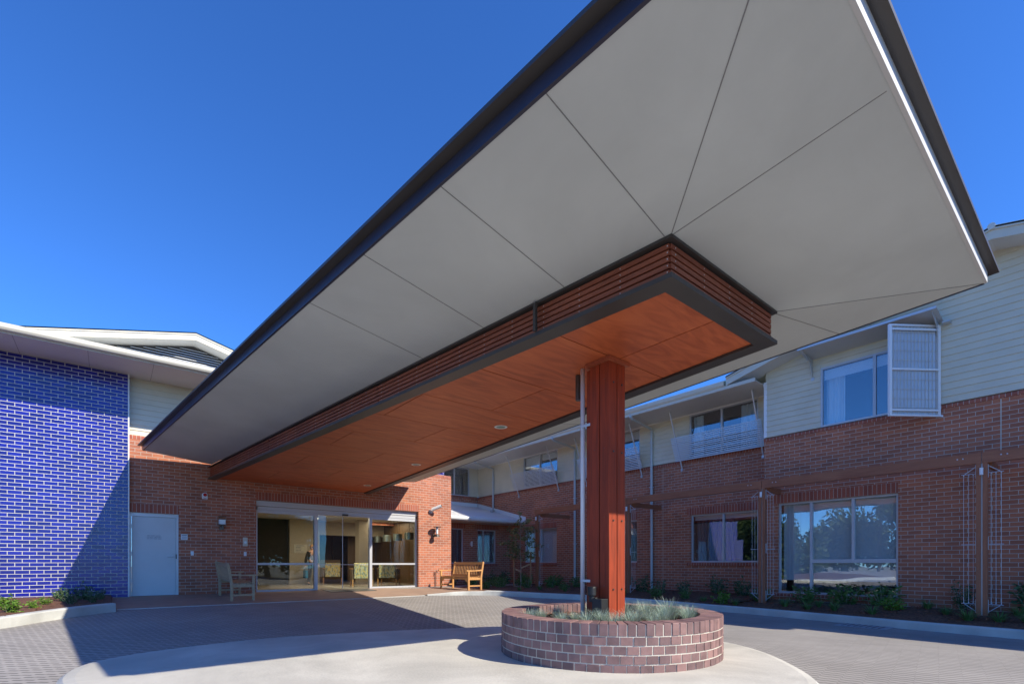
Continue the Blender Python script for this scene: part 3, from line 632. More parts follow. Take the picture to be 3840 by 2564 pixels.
# lobby
lb = MB(); L0, L1, LY = 1.2, 9.80, 24.0
MB().quad((L0, SY + .13, .004), (L1, SY + .13, .004), (L1, LY, .004), (L0, LY, .004)).build('lobby_floor', 'lobbytile', EB)
MB().box(GL[0], GL[1], YE, SY + .14, -.1, .002).build('door_threshold', 'lobbytile', EB)
MB().box(L0, L1, SY + .14, LY, 2.62, 2.7).build('lobby_ceiling', 'lobbyceil', EB)
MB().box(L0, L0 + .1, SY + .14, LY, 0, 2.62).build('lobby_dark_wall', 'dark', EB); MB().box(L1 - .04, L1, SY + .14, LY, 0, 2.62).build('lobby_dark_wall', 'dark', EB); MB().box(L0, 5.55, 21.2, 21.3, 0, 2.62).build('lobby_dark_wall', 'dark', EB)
for b_ in ((5.57, 6.75, 21.0, 21.3, 0, 2.62), (7.84, 8.35, 19.5, 19.9, 0, 2.62), (6.75, 9.7, 21.2, 21.4, 2.05, 2.62)): MB().box(*b_).build('lobby_wall', 'lobby', EB)
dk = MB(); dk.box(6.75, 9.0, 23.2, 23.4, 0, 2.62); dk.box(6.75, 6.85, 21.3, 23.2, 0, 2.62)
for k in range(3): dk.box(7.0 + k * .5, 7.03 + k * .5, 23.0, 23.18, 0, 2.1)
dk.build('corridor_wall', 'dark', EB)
jw = MB()
for k in range(6): jw.box(9.72, 9.74, 17.0 + k * .9, 17.88 + k * .9, 0, 2.62)
jw.box(8.4, 9.7, 22.2, 22.3, 0, 2.62)
jw.build('joinery_panel', 'lobbywood', EB)
MB().box(6.8, 7.7, 21.25, 21.9, 0, 1.0).build('reception_desk', 'lobbywood', EB)
M['lamp'] = emit('lobby_lamp', (1, .86, .6), 6)
for x, y in ((5.9, 18.2), (6.3, 20), (8.6, 17.6), (4.4, 17.4)): MB().tube([(x, y, 2.621), (x, y, 2.61)], .07, 14).build('lobby_downlight', 'lamp', EB)
for x, y, e in ((6.0, 18.3, 26), (8.9, 19.5, 16)):
    ld = bpy.data.lights.new('lobby_lamp', 'AREA'); ld.energy = e; ld.size = 1.2; ld.color = (1, .80, .60); lo_ = bpy.data.objects.new('lobby_lamp', ld); COL.objects.link(lo_); lo_.location = (x, y, 2.58)
# sign in lobby
t = thing('directory_board', 'cream directory board with rows of small lettering on the lobby wall', 'sign', (6.0, 20.99, 1.27))
MB().box(5.74, 6.25, 20.975, 20.998, 1.27, 1.62).build('board', 'cream', t)
rw = MB()
for k in range(5): rw.box(5.80, 5.80 + (.34, .2, .22, .2, .3)[k], 20.968, 20.974, 1.56 - k * .062, 1.575 - k * .062)
rw.build('lettering', 'ink', t)
mt = MB().extr([(5.15, 14.95, az(5, 14.95) + .003), (6.6, 14.95, az(5, 14.95) + .003), (6.6, 15.75, az(5, 15.75) + .003), (5.15, 15.75, az(5, 15.75) + .003)], (0, 0, .012)); mt.build('door_mat', 'trimdark', label='dark flat mat on the paving in front of the glass sliding doors', cat='doormat', loc=(5.8, 15.3, 0))

# fixtures on the entrance wall
t = thing('fire_alarm', 'white alarm sounder with a round red lens and the word FIRE', 'fire alarm', (2.0, YE, 2.7))
pl = [(1.94, YE - .04, 2.61), (2.07, YE - .04, 2.61), (2.07, YE - .04, 2.73)] + [(2.005 + .065 * math.cos(R(k * 20)), YE - .04, 2.73 + .055 * math.sin(R(k * 20))) for k in range(1, 9)] + [(1.94, YE - .04, 2.73)]
MB().extr(pl, (0, .038, 0)).build('backplate', 'white', t)
MB().ball((2.01, YE - .04, 2.725), .046, 14, 10, (1, .8, 1)).build('lens', 'red', t, smooth=True)
text('lettering', 'FIRE', 'redpaint', t, (2.006, YE - .0415, 2.622), .042, align='CENTER')
t = thing('wall_lamp', 'square clear-glass lantern lamp in the shade between door and glazing', 'wall lamp', (2.4, YE, 1.9))
MB().box(2.33, 2.48, YE - .19, YE - .05, 1.93, 2.06).build('diffuser', 'frost', t, bevel=.006)
MB().box(2.322, 2.488, YE - .198, YE - .042, 2.06, 2.15).build('glass_top', 'shopglass', t)
q = MB(); q.box(2.315, 2.495, YE - .205, YE - .035, 1.915, 1.93); q.box(2.39, 2.43, YE - .13, YE - .09, 1.84, 1.915); q.box(2.37, 2.45, YE - .1, YE, 1.83, 1.86); q.box(2.36, 2.46, YE - .035, YE - .001, 1.78, 1.90); q.box(2.318, 2.492, YE - .202, YE - .038, 2.15, 2.156); q.build('bracket', 'bronze', t)
t = thing('notice_sign', 'small white notice plate beside the pale fire door', 'sign', (1.53, YE, 1.55))
MB().box(1.46, 1.61, YE - .008, YE - .001, 1.48, 1.63).build('plate', 'white', t)
ln = MB(); ln.box(1.475, 1.595, YE - .0095, YE - .0085, 1.595, 1.612)
for k in range(4): ln.box(1.48, 1.59, YE - .0095, YE - .0085, 1.565 - k * .02, 1.571 - k * .02)
ln.build('lettering', 'ink', t)
t = thing('intercom_panel', 'cream intercom panel with round button left of the glazing', 'intercom', (3.0, YE, 1.45))
MB().box(2.94, 3.06, YE - .03, YE - .001, 1.34, 1.59).build('housing', 'cream', t, bevel=.004)
MB().tube([(3.0, YE - .031, 1.45), (3.0, YE - .04, 1.45)], .035, 16).build('button', 'frost', t)
for i, (sx0, lab) in enumerate(((1.68, 'small pale switch plate on brick right of the fire door'), (2.965, 'small pale switch plate under the cream intercom'))):
    t = thing('switch_plate', lab, 'switch', (sx0 + .035, YE, 1.1), 'switch plates on the entrance wall')
    MB().box(sx0, sx0 + .072, YE - .012, YE - .001, 1.06, 1.18).build('plate', 'white', t, bevel=.003); MB().box(sx0 + .02, sx0 + .052, YE - .017, YE - .0125, 1.09, 1.15).build('rocker', 'frost', t)
t = thing('security_camera', 'white tubular security camera high on the sunlit red brick', 'camera', (9.1, YE, 2.75))
MB().tube([(9.06, YE - .12, 2.80), (9.30, YE - .36, 2.93)], .062, 16).build('housing', 'white', t, smooth=False)
q = MB(); q.box(9.0, 9.12, YE - .02, YE - .001, 2.68, 2.80); q.tube([(9.06, YE - .02, 2.74), (9.08, YE - .12, 2.72), (9.12, YE - .16, 2.80)], .018, 8); q.build('bracket', 'steel', t)
MB().tube([(9.301, YE - .361, 2.9305), (9.306, YE - .366, 2.933)], .045, 16).build('lens', 'black', t)
t = thing('wall_lantern', 'metal lantern with a flat disc cap on the sunlit red brick', 'wall lamp', (9.2, YE, 2.0))
lc = (9.2, YE - .22)
MB().tube([(*lc, 2.165), (*lc, 2.18)], .15, 20).build('cap', 'bronze', t)
MB().tube([(*lc, 1.92), (*lc, 2.16)], .04, 14).build('lamp_tube', 'frost', t)
q = MB()
for k in range(4): ang = R(45 + 90 * k); q.tube([(lc[0] + .08 * math.cos(ang), lc[1] + .08 * math.sin(ang), 1.83), (lc[0] + .08 * math.cos(ang), lc[1] + .08 * math.sin(ang), 2.165)], .006, 5)
q.tube([(*lc, 1.82), (*lc, 1.90)], .10, 16, .085); q.tube([(*lc, 1.87), (lc[0], YE - .03, 1.87)], .02, 8); q.tube([(lc[0], YE - .03, 1.87), (lc[0], YE - .001, 1.87)], .055, 14); q.build('cage', 'bronze', t)
t = thing('garden_tap', 'small brass tap on a riser by the left arm of the sunlit bench', 'tap', (9.25, YE, .0))
q = MB(); q.tube([(9.25, YE - .05, -.02), (9.25, YE - .05, .52), (9.25, YE - .12, .56), (9.25, YE - .16, .50)], .014, 8); q.build('riser', 'bronze', t); MB().box(9.22, 9.28, YE - .10, YE - .08, .575, .59).build('handle', 'black', t)

# ================================================================== CANOPY
CP = thing('entrance_canopy', 'large tapering drive-through canopy with grey soffit, red plywood ceiling and timber post', 'canopy', (4.53, 3.79, .15))
ZS, ZO = 3.51, 3.68
iL, iR, iC, iD = (3.52, 2.28), (5.48, 2.28), (6.70, 15.45), (2.115, 15.45)
oL, oR, oC, oD = (2.18, .86), (6.87, .86), (8.20, 15.45), (.635, 15.45)
P3 = lambda p, z: (p[0], p[1], z)
m = MB()
for a, b, c, d in ((iL, iR, oR, oL), (iR, iC, oC, oR), (iD, iL, oL, oD)): m.extr([P3(a, ZS), P3(b, ZS), P3(c, ZO), P3(d, ZO)], (0, 0, .012))
m.build('soffit', 'csoffit', CP)
def lerp(a, b, t): return tuple(a[i] + (b[i] - a[i]) * t for i in range(len(a)))
jm = MB()
def joint(a, b, wd=.006): jm.beam((a[0], a[1], a[2] + .002), (b[0], b[1], b[2] + .002), wd, .012)
dirL = Vector((iD[0] - iL[0], iD[1] - iL[1])).normalized(); 
def onL(y): t = (y - iL[1]) / (iD[1] - iL[1]); return (*lerp(iL, iD, t), ZS)
def onR(y): t = (y - iR[1]) / (iC[1] - iR[1]); return (*lerp(iR, iC, t), ZS)
def hit(p, d, a, b):
    e = Vector((b[0] - a[0], b[1] - a[1])); r = Vector((a[0] - p[0], a[1] - p[1])); cr = d.x * e.y - d.y * e.x; t = (r.x * e.y - r.y * e.x) / cr; return (p[0] + d.x * t, p[1] + d.y * t, ZO)
def outL(p): return hit(p, Vector((-dirL.y, dirL.x)), oD, oL)
joint(P3(iL, ZS), P3(oL, ZO), .006)
joint(P3(iR, ZS), P3(oR, ZO), .006)
for y in (2.34, 3.38, 4.54, 5.72): joint(onL(y), outL(onL(y)))
joint((iL[0] + .02, iL[1], ZS), (3.62, .88, ZO))
for y in (2.32, 7.1): a = onR(y); joint(a, hit(a, Vector((.995, -.091)), oR, oC), .005)
jm.build('soffit_joint', 'joint', CP)
RT = [(2.08, .76), (6.98, .76), (8.33, 15.5), (.52, 15.5)]
m = MB(); m.prism(RT, 3.785, 3.815)
m.add([(*RT[0], 3.815), (*RT[1], 3.815), (*RT[2], 3.815), (*RT[3], 3.815), (4.5, 4.0, 3.90), (4.45, 15.5, 3.90)], [(0, 1, 4), (1, 2, 5, 4), (3, 0, 4, 5), (2, 3, 5)])
m.build('roof_sheet', 'trimdark', CP)
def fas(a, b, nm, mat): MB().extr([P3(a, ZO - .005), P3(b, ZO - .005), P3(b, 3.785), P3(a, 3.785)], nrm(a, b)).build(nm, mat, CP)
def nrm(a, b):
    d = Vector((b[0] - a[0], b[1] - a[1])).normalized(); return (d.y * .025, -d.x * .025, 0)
fas(oL, oR, 'fascia', 'fasciasun'); fas(oR, oC, 'fascia', 'fasciashade'); fas(oC, oD, 'fascia', 'fasciashade'); fas(oD, oL, 'fascia', 'fasciashade')
# dropped box
bo = [(3.52, 2.28), (5.48, 2.28), (6.715, 15.83), (2.08, 15.83)]; bi = [(3.685, 2.45), (5.315, 2.45), (6.53, 15.83), (2.265, 15.83)]
m = MB(); m.prism(bo, 3.487, 3.508); m.build('box_flashing', 'trimdark', CP)
m = MB()
for k, kk in ((0, 1), (1, 2), (3, 0)): m.prism([bo[k], bo[kk], bi[kk], bi[k]], 3.16, 3.20)
m.build('ceiling_border', 'trimdark', CP)
def inset(poly, d):
    a, b, c, e = poly; return [(a[0] + d, a[1] + d), (b[0] - d, b[1] + d), (c[0] - d * 1.0, c[1]), (e[0] + d * 1.0, e[1])]
bk = inset(bo, .085); m = MB()
for k, kk in ((0, 1), (1, 2), (3, 0)): m.extr([P3(bk[k], 3.20), P3(bk[kk], 3.20), P3(bk[kk], 3.487), P3(bk[k], 3.487)], (.001, .001, 0))
m.build('frieze_backing', 'black', CP)
sl = inset(bo, .055)
for k, kk, mt_ in ((3, 0, 'slat'), (0, 1, 'slatX'), (1, 2, 'slat')):
    m = MB(); a, b = sl[k], sl[kk]
    segs = [(0, 1)] if k == 0 else ([(0, .33), (.3305, .66), (.6605, 1)] if k == 3 else [(0, .33), (.3305, .66), (.6605, 1)])
    for j in range(5):
        z = 3.235 + j * .0545
        for s0, s1 in segs:
            ja = random.uniform(-.004, .004); q0 = lerp(a, b, s0 + (0 if s0 == 0 else ja)); q1 = lerp(a, b, s1)
            m.beam((*q0, z), (*q1, z), .03, .038)
    m.build('timber_frieze', mt_, CP)
nm_ = MB()
for k, kk in ((3, 0), (0, 1)):
    a, b = sl[k], sl[kk]; L = math.dist(a, b); d = Vector((b[0] - a[0], b[1] - a[1])) / L; nn = Vector((d.y, -d.x)); s = .06
    while s < L:
        for j in range(5):
            p = Vector(a) + d * s + nn * .0155; nm_.box(p.x - .004, p.x + .004, p.y - .004, p.y + .004, 3.231 + j * .0545, 3.239 + j * .0545)
        s += .45
nm_.build('frieze_screw', 'steel', CP)
MB().beam((3.345, 3.74, 3.20), (3.345, 3.74, 3.487), .035, .03, (1, 0, 0)).build('frieze_bracket', 'trimdark', CP)
# plywood ceiling, one mesh of separate boards
def clip(poly, inside, inter):
    out = []
    for i in range(len(poly)):
        a, b = poly[i], poly[(i + 1) % len(poly)]
        if inside(a): out.append(a)
        if inside(a) != inside(b): out.append(inter(a, b))
    return out
def halfplane(poly, p, q):
    f = lambda s: (q[0] - p[0]) * (s[1] - p[1]) - (q[1] - p[1]) * (s[0] - p[0])
    return clip(poly, lambda s: f(s) >= 0, lambda a, b: lerp(a, b, f(a) / (f(a) - f(b))))
rows = [2.40, 3.645, 4.865, 6.09, 7.335, 8.59, 9.86, 11.1, 12.32, 13.55, 14.78, 15.83]
m = MB(); gq = .007
for i in range(len(rows) - 1):
    js = [-.26, 2.14, 4.54, 6.94] if i % 2 == 0 else [.96, 3.36, 5.76, 8.16]
    for k in range(3):
        poly = [(js[k] + gq, rows[i] + gq), (js[k + 1] - gq, rows[i] + gq), (js[k + 1] - gq, rows[i + 1] - gq), (js[k] + gq, rows[i + 1] - gq)]
        poly = halfplane(poly, bi[0], bi[1]); poly = halfplane(poly, bi[1], bi[2]) if poly else poly; poly = halfplane(poly, bi[3], bi[0]) if poly else poly
        if len(poly) > 2: m.prism(poly, 3.19, 3.198)
pc = m.build('plywood_ceiling', 'ply', CP)
m = MB()
for i in range(len(rows) - 1):
    for x in [2.2 + .6 * k for k in range(8)]:
        for y in (rows[i] + .06, rows[i + 1] - .06):
            xl0 = bi[0][0] + (bi[3][0] - bi[0][0]) * (y - 2.45) / 13.38 + .05; xr0 = bi[1][0] + (bi[2][0] - bi[1][0]) * (y - 2.45) / 13.38 - .05
            if xl0 < x < xr0 and y > 2.5 and y < 15.7: m.box(x - .0035, x + .0035, y - .0035, y + .0035, 3.1885, 3.1895)
m.build('ceiling_screw', 'bronze', CP)
MB().prism(bi, 3.2, 3.206).build('ceiling_backing', 'black', CP)
for x, y in ((5.21, 6.71), (5.63, 10.53), (5.99, 14.26)):
    q = MB(); N_ = 24
    for k in range(N_):
        a0, a1 = 2 * math.pi * k / N_, 2 * math.pi * (k + 1) / N_
        for r0, r1, z0, z1 in ((.115, .085, 3.186, 3.182), (.085, .075, 3.182, 3.1895)): q.quad((x + r0 * math.cos(a0), y + r0 * math.sin(a0), z0), (x + r0 * math.cos(a1), y + r0 * math.sin(a1), z0), (x + r1 * math.cos(a1), y + r1 * math.sin(a1), z1), (x + r1 * math.cos(a0), y + r1 * math.sin(a0), z1))
    dlo = q.build('downlight', 'white', CP, smooth=False)
    MB().tube([(x, y, 3.1895), (x, y, 3.1855)], .078, 24).build('lens', 'dl', dlo)
# post
for px in (4.39, 4.54):
    for py in (3.65, 3.80):
        MB().box(px, px + .137, py, py + .137, .08, 3.15).build('post_timber', 'merbau', CP, bevel=.004)
MB().box(4.41, 4.657, 3.67, 3.917, .08, 3.15).build('post_core', 'black', CP)
q = MB(); q.box(4.35, 4.715, 3.61, 3.65, 3.145, 3.188); q.box(4.35, 4.39, 3.65, 3.975, 3.145, 3.188); q.box(4.677, 4.715, 3.65, 3.975, 3.145, 3.188); q.box(4.39, 4.677, 3.937, 3.975, 3.145, 3.188); q.build('post_collar', 'merbauX', CP)
q = MB()
for z in (.545, 1.335, 2.125, 2.915):
    for x in (4.463, 4.613): q.tube([(x, 3.65, z), (x, 3.640, z)], .0105, 10)
    for y in (3.72, 3.87): q.tube([(4.39, y, z + .04), (4.384, y, z + .04)], .004, 6)
q.build('post_bolt', 'bronze', CP)
MB().tube([(4.425, 4.085, .1), (4.425, 4.085, 3.188)], .027, 16).build('downpipe', 'white', CP, smooth=True)
q = MB(); q.box(4.435, 4.50, 3.94, 4.03, .1, 3.14); q.build('pipe_shade_strip', 'merbau', CP)  # strip added where the post's shadow darkens the gap beside the pipe
q = MB()
for z in (.62, 2.47): q.tube([(4.425, 4.085, z), (4.425, 4.085, z + .03)], .030, 16); q.box(4.395, 4.405, 3.93, 4.06, z, z + .03)
q.build('pipe_clip', 'steel', CP)
MB().tube([(4.545, 4.27, 2.88), (4.545, 4.27, 3.189)], .036, 16).build('cylinder_light', 'bronze', CP)
q = MB(); q.tube([(4.30, 3.83, .475), (4.30, 3.83, .565)], .052, 18); q.tube([(4.30, 3.83, .565), (4.30, 3.83, .575)], .056, 18); q.tube([(4.30, 3.83, .40), (4.30, 3.83, .475)], .034, 14); q.box(4.27, 4.385, 3.66, 3.80, .12, .44); q.tube([(4.30, 3.83, .42), (4.31, 3.76, .43)], .028, 10); q.build('hose_reel_box', 'black', CP, bevel=.004)

# ================================================================== PLANTER
pcx, pcy, PR = 4.50, 3.76, 1.24
PL = thing('round_planter', 'round brick planter ring at the foot of the timber canopy post', 'planter', (pcx, pcy, iz))
def ringbrick(mb, a0, a1, r0, r1, z0, z1):
    vs = []
    for z in (z0, z1):
        for r in (r0, r1):
            for a in (a0, a1): vs.append((pcx + r * math.cos(a), pcy + r * math.sin(a), z))
    mb.add(vs, [(0, 1, 3, 2), (4, 6, 7, 5), (0, 4, 5, 1), (2, 3, 7, 6), (0, 2, 6, 4), (1, 5, 7, 3)])
m = MB(); zt = .288
nb = 90
for k in range(nb):
    a0 = 2 * math.pi * k / nb + .0040; a1 = 2 * math.pi * (k + 1) / nb - .0040; j = random.uniform(-.003, .004)
    ringbrick(m, a0, a1, PR - .235 + j, PR + j, zt - .115, zt + random.uniform(-.002, .002))
m.build('rowlock_course', 'brickring', PL, bevel=.004)
m = MB(); nb = 64
for c in range(5):
    z1 = zt - .125 - c * .0865; z0 = max(z1 - .074, iz - .02)
    for k in range(nb):
        of = (c % 2) * .5 + random.uniform(-.03, .03); a0 = 2 * math.pi * (k + of) / nb + .0052; a1 = 2 * math.pi * (k + 1 + (c % 2) * .5) / nb - .0052; j = random.uniform(-.003, .003)
        if a1 - a0 < .02: continue
        ringbrick(m, a0, a1, PR - .11, PR + j, z0, z1)
m.build('brick_course', 'brickring', PL, bevel=.004)
m = MB(); N_ = 96
for k in range(N_):
    a0, a1 = 2 * math.pi * k / N_, 2 * math.pi * (k + 1) / N_
    ringbrick(m, a0, a1, PR - .225, PR - .006, iz - .03, zt - .012)
m.build('mortar_core', 'mortar', PL)
m = MB(); rings = [(0, .17)] + [(r, .17 + random.uniform(-.01, .01)) for r in (.25, .5, .75, 1.02)]
for i in range(4):
    for k in range(32):
        a0, a1 = 2 * math.pi * k / 32, 2 * math.pi * (k + 1) / 32; f = lambda r, a, z: (pcx + r * math.cos(a), pcy + r * math.sin(a), z + .012 * math.sin(7 * a + r * 9))
        m.quad(f(rings[i][0], a0, rings[i][1]), f(rings[i][0], a1, rings[i][1]), f(rings[i + 1][0], a1, rings[i + 1][1]), f(rings[i + 1][0], a0, rings[i + 1][1]))
m.build('planter_soil', 'mulch', PL)
m = MB()
for k in range(1500):
    r = 1.0 * math.sqrt(random.random()); a = random.uniform(0, 6.283); x, y = pcx + r * math.cos(a), pcy + r * math.sin(a); z = .185 + random.uniform(-.005, .012)
    d = Vector((random.uniform(-1, 1), random.uniform(-1, 1), random.uniform(-.35, .35))).normalized() * random.uniform(.012, .03); m.beam(Vector((x, y, z)) - d, Vector((x, y, z)) + d, random.uniform(.006, .014), .004)
m.build('bark_mulch', 'bark', label='brown bark chips spread inside the round brick planter', cat='mulch', kind='stuff', loc=(pcx, pcy, .18))
# fescue tufts
def tuft(nb, h, sp, seed):
    rn = random.Random(seed); m = MB()
    for _ in range(nb):
        a = rn.uniform(0, 6.283); l = h * rn.uniform(.6, 1.15); le = rn.uniform(.15, 1.0) * sp; r0 = rn.uniform(0, .045)
        dx, dy = math.cos(a), math.sin(a); w_ = rn.uniform(.0012, .0022) * 1.2; px, py = -dy * w_, dx * w_
        pts = []
        for k in range(4):
            t = k / 3; rr = r0 + le * (t ** 1.6) * l; z = l * (t - .28 * le * t * t); pts.append((dx * rr, dy * rr, z))
        vs = []
        for k, p in enumerate(pts):
            f = 1 - .85 * k / 3; vs += [(p[0] - px * f, p[1] - py * f, p[2]), (p[0] + px * f, p[1] + py * f, p[2])]
        m.add(vs, [(0, 1, 3, 2), (2, 3, 5, 4), (4, 5, 7, 6)])
    return m
GF = 'blue fescue tufts in the round planter'; LF = 'pale blue-green fescue tuft growing in the bark of the round brick planter'
protos = []
spots = [(3.62, 4.12, 1), (3.72, 3.72, .95), (3.86, 3.5, 1.0), (4.02, 3.28, .95), (4.14, 3.55, 1.05), (4.2, 3.2, 1.1), (4.28, 3.42, .8), (4.45, 3.1, .95), (4.62, 3.12, 1.0), (4.8, 3.2, 1.25), (4.62, 3.42, .9),
         (4.98, 3.02, 1.15), (5.06, 3.3, 1.5), (4.9, 3.5, 1.25), (5.18, 3.12, 1.1), (5.26, 3.45, 1.1), (5.2, 3.75, 1.2), (4.95, 3.85, 1.2), (5.1, 4.15, 1.1), (4.8, 4.3, 1.0), (4.35, 4.45, .9), (3.95, 4.3, .8), (5.35, 3.2, .9), (4.1, 3.9, .7)]
for k, (x, y, s) in enumerate(spots):
    if k < 4:
        o = tuft(230, .175, 1.0, 50 + k).build('fescue_tuft', 'fescue', loc=(0, 0, 0), recalc=False); protos.append(o); o.location = (x, y, .17); tag(o, LF, 'grass', GF)
    else: o = copytree(protos[k % 4], None, (x, y, .17), k * 1.3)
    o.scale = (s * 1.12, s * 1.12, s * 1.08)
# ================================================================== RIGHT BUILDING
RB = thing('brick_wing', 'long two-storey right wing of red brick below cream boards with gable', 'building', (14, 6, 0))
XN, XF = 13.4, 14.25
ST = 5.91
GW = (3.05, 5.56, .09, 2.39)                       # large ground window
lowW = [(6.45, 8.55, .88, 2.37), (10.60, 12.70, .88, 2.37), (14.60, 16.62, .88, 2.33)]
upW = [(6.44, 8.59), (10.47, 12.60), (14.53, 16.70)]
m = MB(); wall(m, 'x', XN, -8, ST, -.5, 4.04, [GW], th=.13); wall(m, 'y', ST, XN + .13, XF + .13, -.5, 4.04, th=.11, sgn=-1)
wall(m, 'x', XF, ST, 20.2, -.5, 4.04, lowW, th=.13)
wall(m, 'y', 17.66, 9.94, XF, -.3, 2.62, [(10.3, 11.70, .84, 2.33), (12.43, 13.44, .84, 2.33)], th=.12)
wall(m, 'y', 20.2, 8.5, XF, 2.5, 4.04, th=.12)
m.build('brick_wall', 'brick', RB)
for b_ in ((XN - .003, XN + .001, 1.43, 1.445, 2.92, 4.04), (XF - .003, XF + .001, 13.62, 13.63, -.1, 4.04), (XF - .003, XF + .001, 9.55, 9.56, -.1, 4.04)): MB().box(*b_).build('control_joint', 'mortar', RB)
pr = [(.004, 4.04), (-.018, 4.05), (-.02, 4.09), (-.006, 4.125), (.03, 4.14), (.13, 4.14), (.13, 4.04)]
cc = MB(); cc.extr([(XN + d, -8, z) for d, z in pr], (0, ST + 8, 0)); cc.extr([(XF + d, ST, z) for d, z in pr], (0, 20.2 - ST, 0)); cc.extr([(8.5, 20.2 + d, z) for d, z in pr], (XF - 8.5, 0, 0))
cc.build('brick_coping', 'soldier', RB)
def lintel(*a): c_ = MB(); soldier(c_, *a); c_.build('brick_lintel', 'soldier', RB)
lintel('x', XN, GW[0], GW[1] + .12, GW[3] + .005, GW[3] + .235, 1)
for h in lowW: lintel('x', XF, h[0] - .02, h[1] + .12, h[3], h[3] + .23, 1)
for a_, b_ in ((10.18, 11.8), (12.31, 13.56)): lintel('y', 17.66, a_, b_, 2.33, 2.56, 1)
def sill(mb, axis, p, u0, u1, z, sgn=1):
    P = [(.03, z), (-.015, z - .012), (-.03, z - .04), (-.028, z - .10), (-.0, z - .112), (.03, z - .112)]
    if axis == 'x': mb.extr([(p + d, u0, q) for d, q in P], (0, u1 - u0, 0))
    else: mb.extr([(u0, p + d, q) for d, q in P], (u1 - u0, 0, 0))
for ag in [('x', XN, GW[0], GW[1] + .1, GW[2])] + [('x', XF, h[0] - .02, h[1] + .12, h[2]) for h in lowW] + [('y', 17.66, a_, b_, .84) for a_, b_ in ((10.2, 11.8), (12.33, 13.54))]:
    sp = MB(); sill(sp, *ag); sp.build('brick_sill', 'soldier', RB)

def window(parent, axis, p, u0, u1, z0, z1, mull=(), trans=None, dep=.05, blind=None, curtain=None, dark=None, room=True, fr=.045, label=None):
    """frame > panes; all set back by dep behind plane p"""
    q = p + dep
    def bx(mb, a, b, c, d, e0, e1): (mb.box(q + e0, q + e1, a, b, c, d) if axis == 'x' else mb.box(a, b, q + e0, q + e1, c, d))
    f = MB(); bx(f, u0, u1, z0, z0 + fr, 0, .07); bx(f, u0, u1, z1 - fr, z1, 0, .07); bx(f, u0, u0 + fr, z0 + fr, z1 - fr, 0, .07); bx(f, u1 - fr, u1, z0 + fr, z1 - fr, 0, .07)
    for k in mull: bx(f, k - .03, k + .03, (trans[0] + .045 if trans and k < trans[1] - .1 else z0 + fr), z1 - fr, -.005, .065)
    if trans: bx(f, u0 + fr, trans[1], trans[0] - .045, trans[0] + .045, -.006, .064); bx(f, u0 + fr, trans[1], trans[0] - .006, trans[0] + .006, -.010, -.006)
    wo_ = f.build('window', 'alu', parent, label=label)
    ed = [u0 + fr] + sorted(mull) + [u1 - fr]
    for i in range(len(ed) - 1):
        zz = [(z0 + fr, z1 - fr)] if not trans or ed[i] >= trans[1] - .05 else [(z0 + fr, trans[0] - .045), (trans[0] + .045, z1 - fr)]
        if len(zz) == 2:
            if ed[i] < u0 + .1: g_ = MB(); bx(g_, u0 + fr, trans[1] - .03, *zz[0], .03, .036); g_.build('pane', 'glass', wo_)
            zz = zz[1:]
        for a, b in zz:
            g_ = MB(); bx(g_, ed[i] + (.03 if i else 0), ed[i + 1] - (.03 if i < len(ed) - 2 else 0), a, b, .03, .036); g_.build('pane', 'glass', wo_)
    if blind:
        for a, b, c, d in blind: g_ = MB(); bx(g_, a, b, c, d, .13, .133); g_.build('roller_blind', 'blind', wo_)
    for lst, mt_, nm__ in ((curtain, 'curtain', 'curtain'), (dark, 'darkcurtain', 'curtain')):
        if lst:
            for a, b, c, d in lst:
                g_ = MB(); n_ = max(6, int((b - a) / .022)); off = .22
                for k in range(n_):
                    s0, s1 = a + (b - a) * k / n_, a + (b - a) * (k + 1) / n_; f0 = off + .03 * math.sin(s0 * 52) + .012 * math.sin(s0 * 131); f1 = off + .03 * math.sin(s1 * 52) + .012 * math.sin(s1 * 131)
                    if axis == 'x': g_.quad((q + f0, s0, c), (q + f1, s1, c), (q + f1, s1, d), (q + f0, s0, d))
                    else: g_.quad((s0, q + f0, c), (s1, q + f1, c), (s1, q + f1, d), (s0, q + f0, d))
                g_.build(nm__, mt_, wo_, recalc=False)
    if room:
        g_ = MB(); D = 1.6; a, b, c, d = u0 - .3, u1 + .3, z0 - .3, z1 + .15
        def Q(*pts): g_.quad(*[(q + e, u, z) if axis == 'x' else (u, q + e, z) for u, z, e in pts])
        Q((a, c, D), (b, c, D), (b, d, D), (a, d, D)); Q((a, c, .09), (a, c, D), (a, d, D), (a, d, .09)); Q((b, c, .09), (b, c, D), (b, d, D), (b, d, .09)); Q((a, c, .09), (b, c, .09), (b, c, D), (a, c, D)); Q((a, d, .09), (b, d, .09), (b, d, D), (a, d, D))
        g_.build('room_wall', 'roomwall', wo_, recalc=False)
    return wo_
window(RB, 'x', XN, GW[0], GW[1], GW[2], GW[3], mull=(3.91, 4.80), trans=(.90, 4.80), blind=[(GW[0] + .05, 5.49, .42, 2.36)], label='large ground-floor window with a pale blind and a transom')
window(RB, 'x', XF, *lowW[0], mull=(7.5,), dark=[(7.3, 8.5, .9, 2.3)], blind=[(6.5, 8.5, 2.2, 2.33)])
window(RB, 'x', XF, *lowW[1], mull=(11.65,), dark=[(10.65, 12.65, .9, 2.3)])
window(RB, 'x', XF, *lowW[2], mull=(15.62,), blind=[(14.65, 16.58, .9, 2.3)])
window(RB, 'y', 17.66, 10.3, 11.70, .84, 2.33, mull=(), dark=[(10.3, 11.7, .86, 2.3)])
window(RB, 'y', 17.66, 12.43, 13.44, .84, 2.33, mull=(12.78,), dark=[(12.9, 13.4, .86, 2.3)])
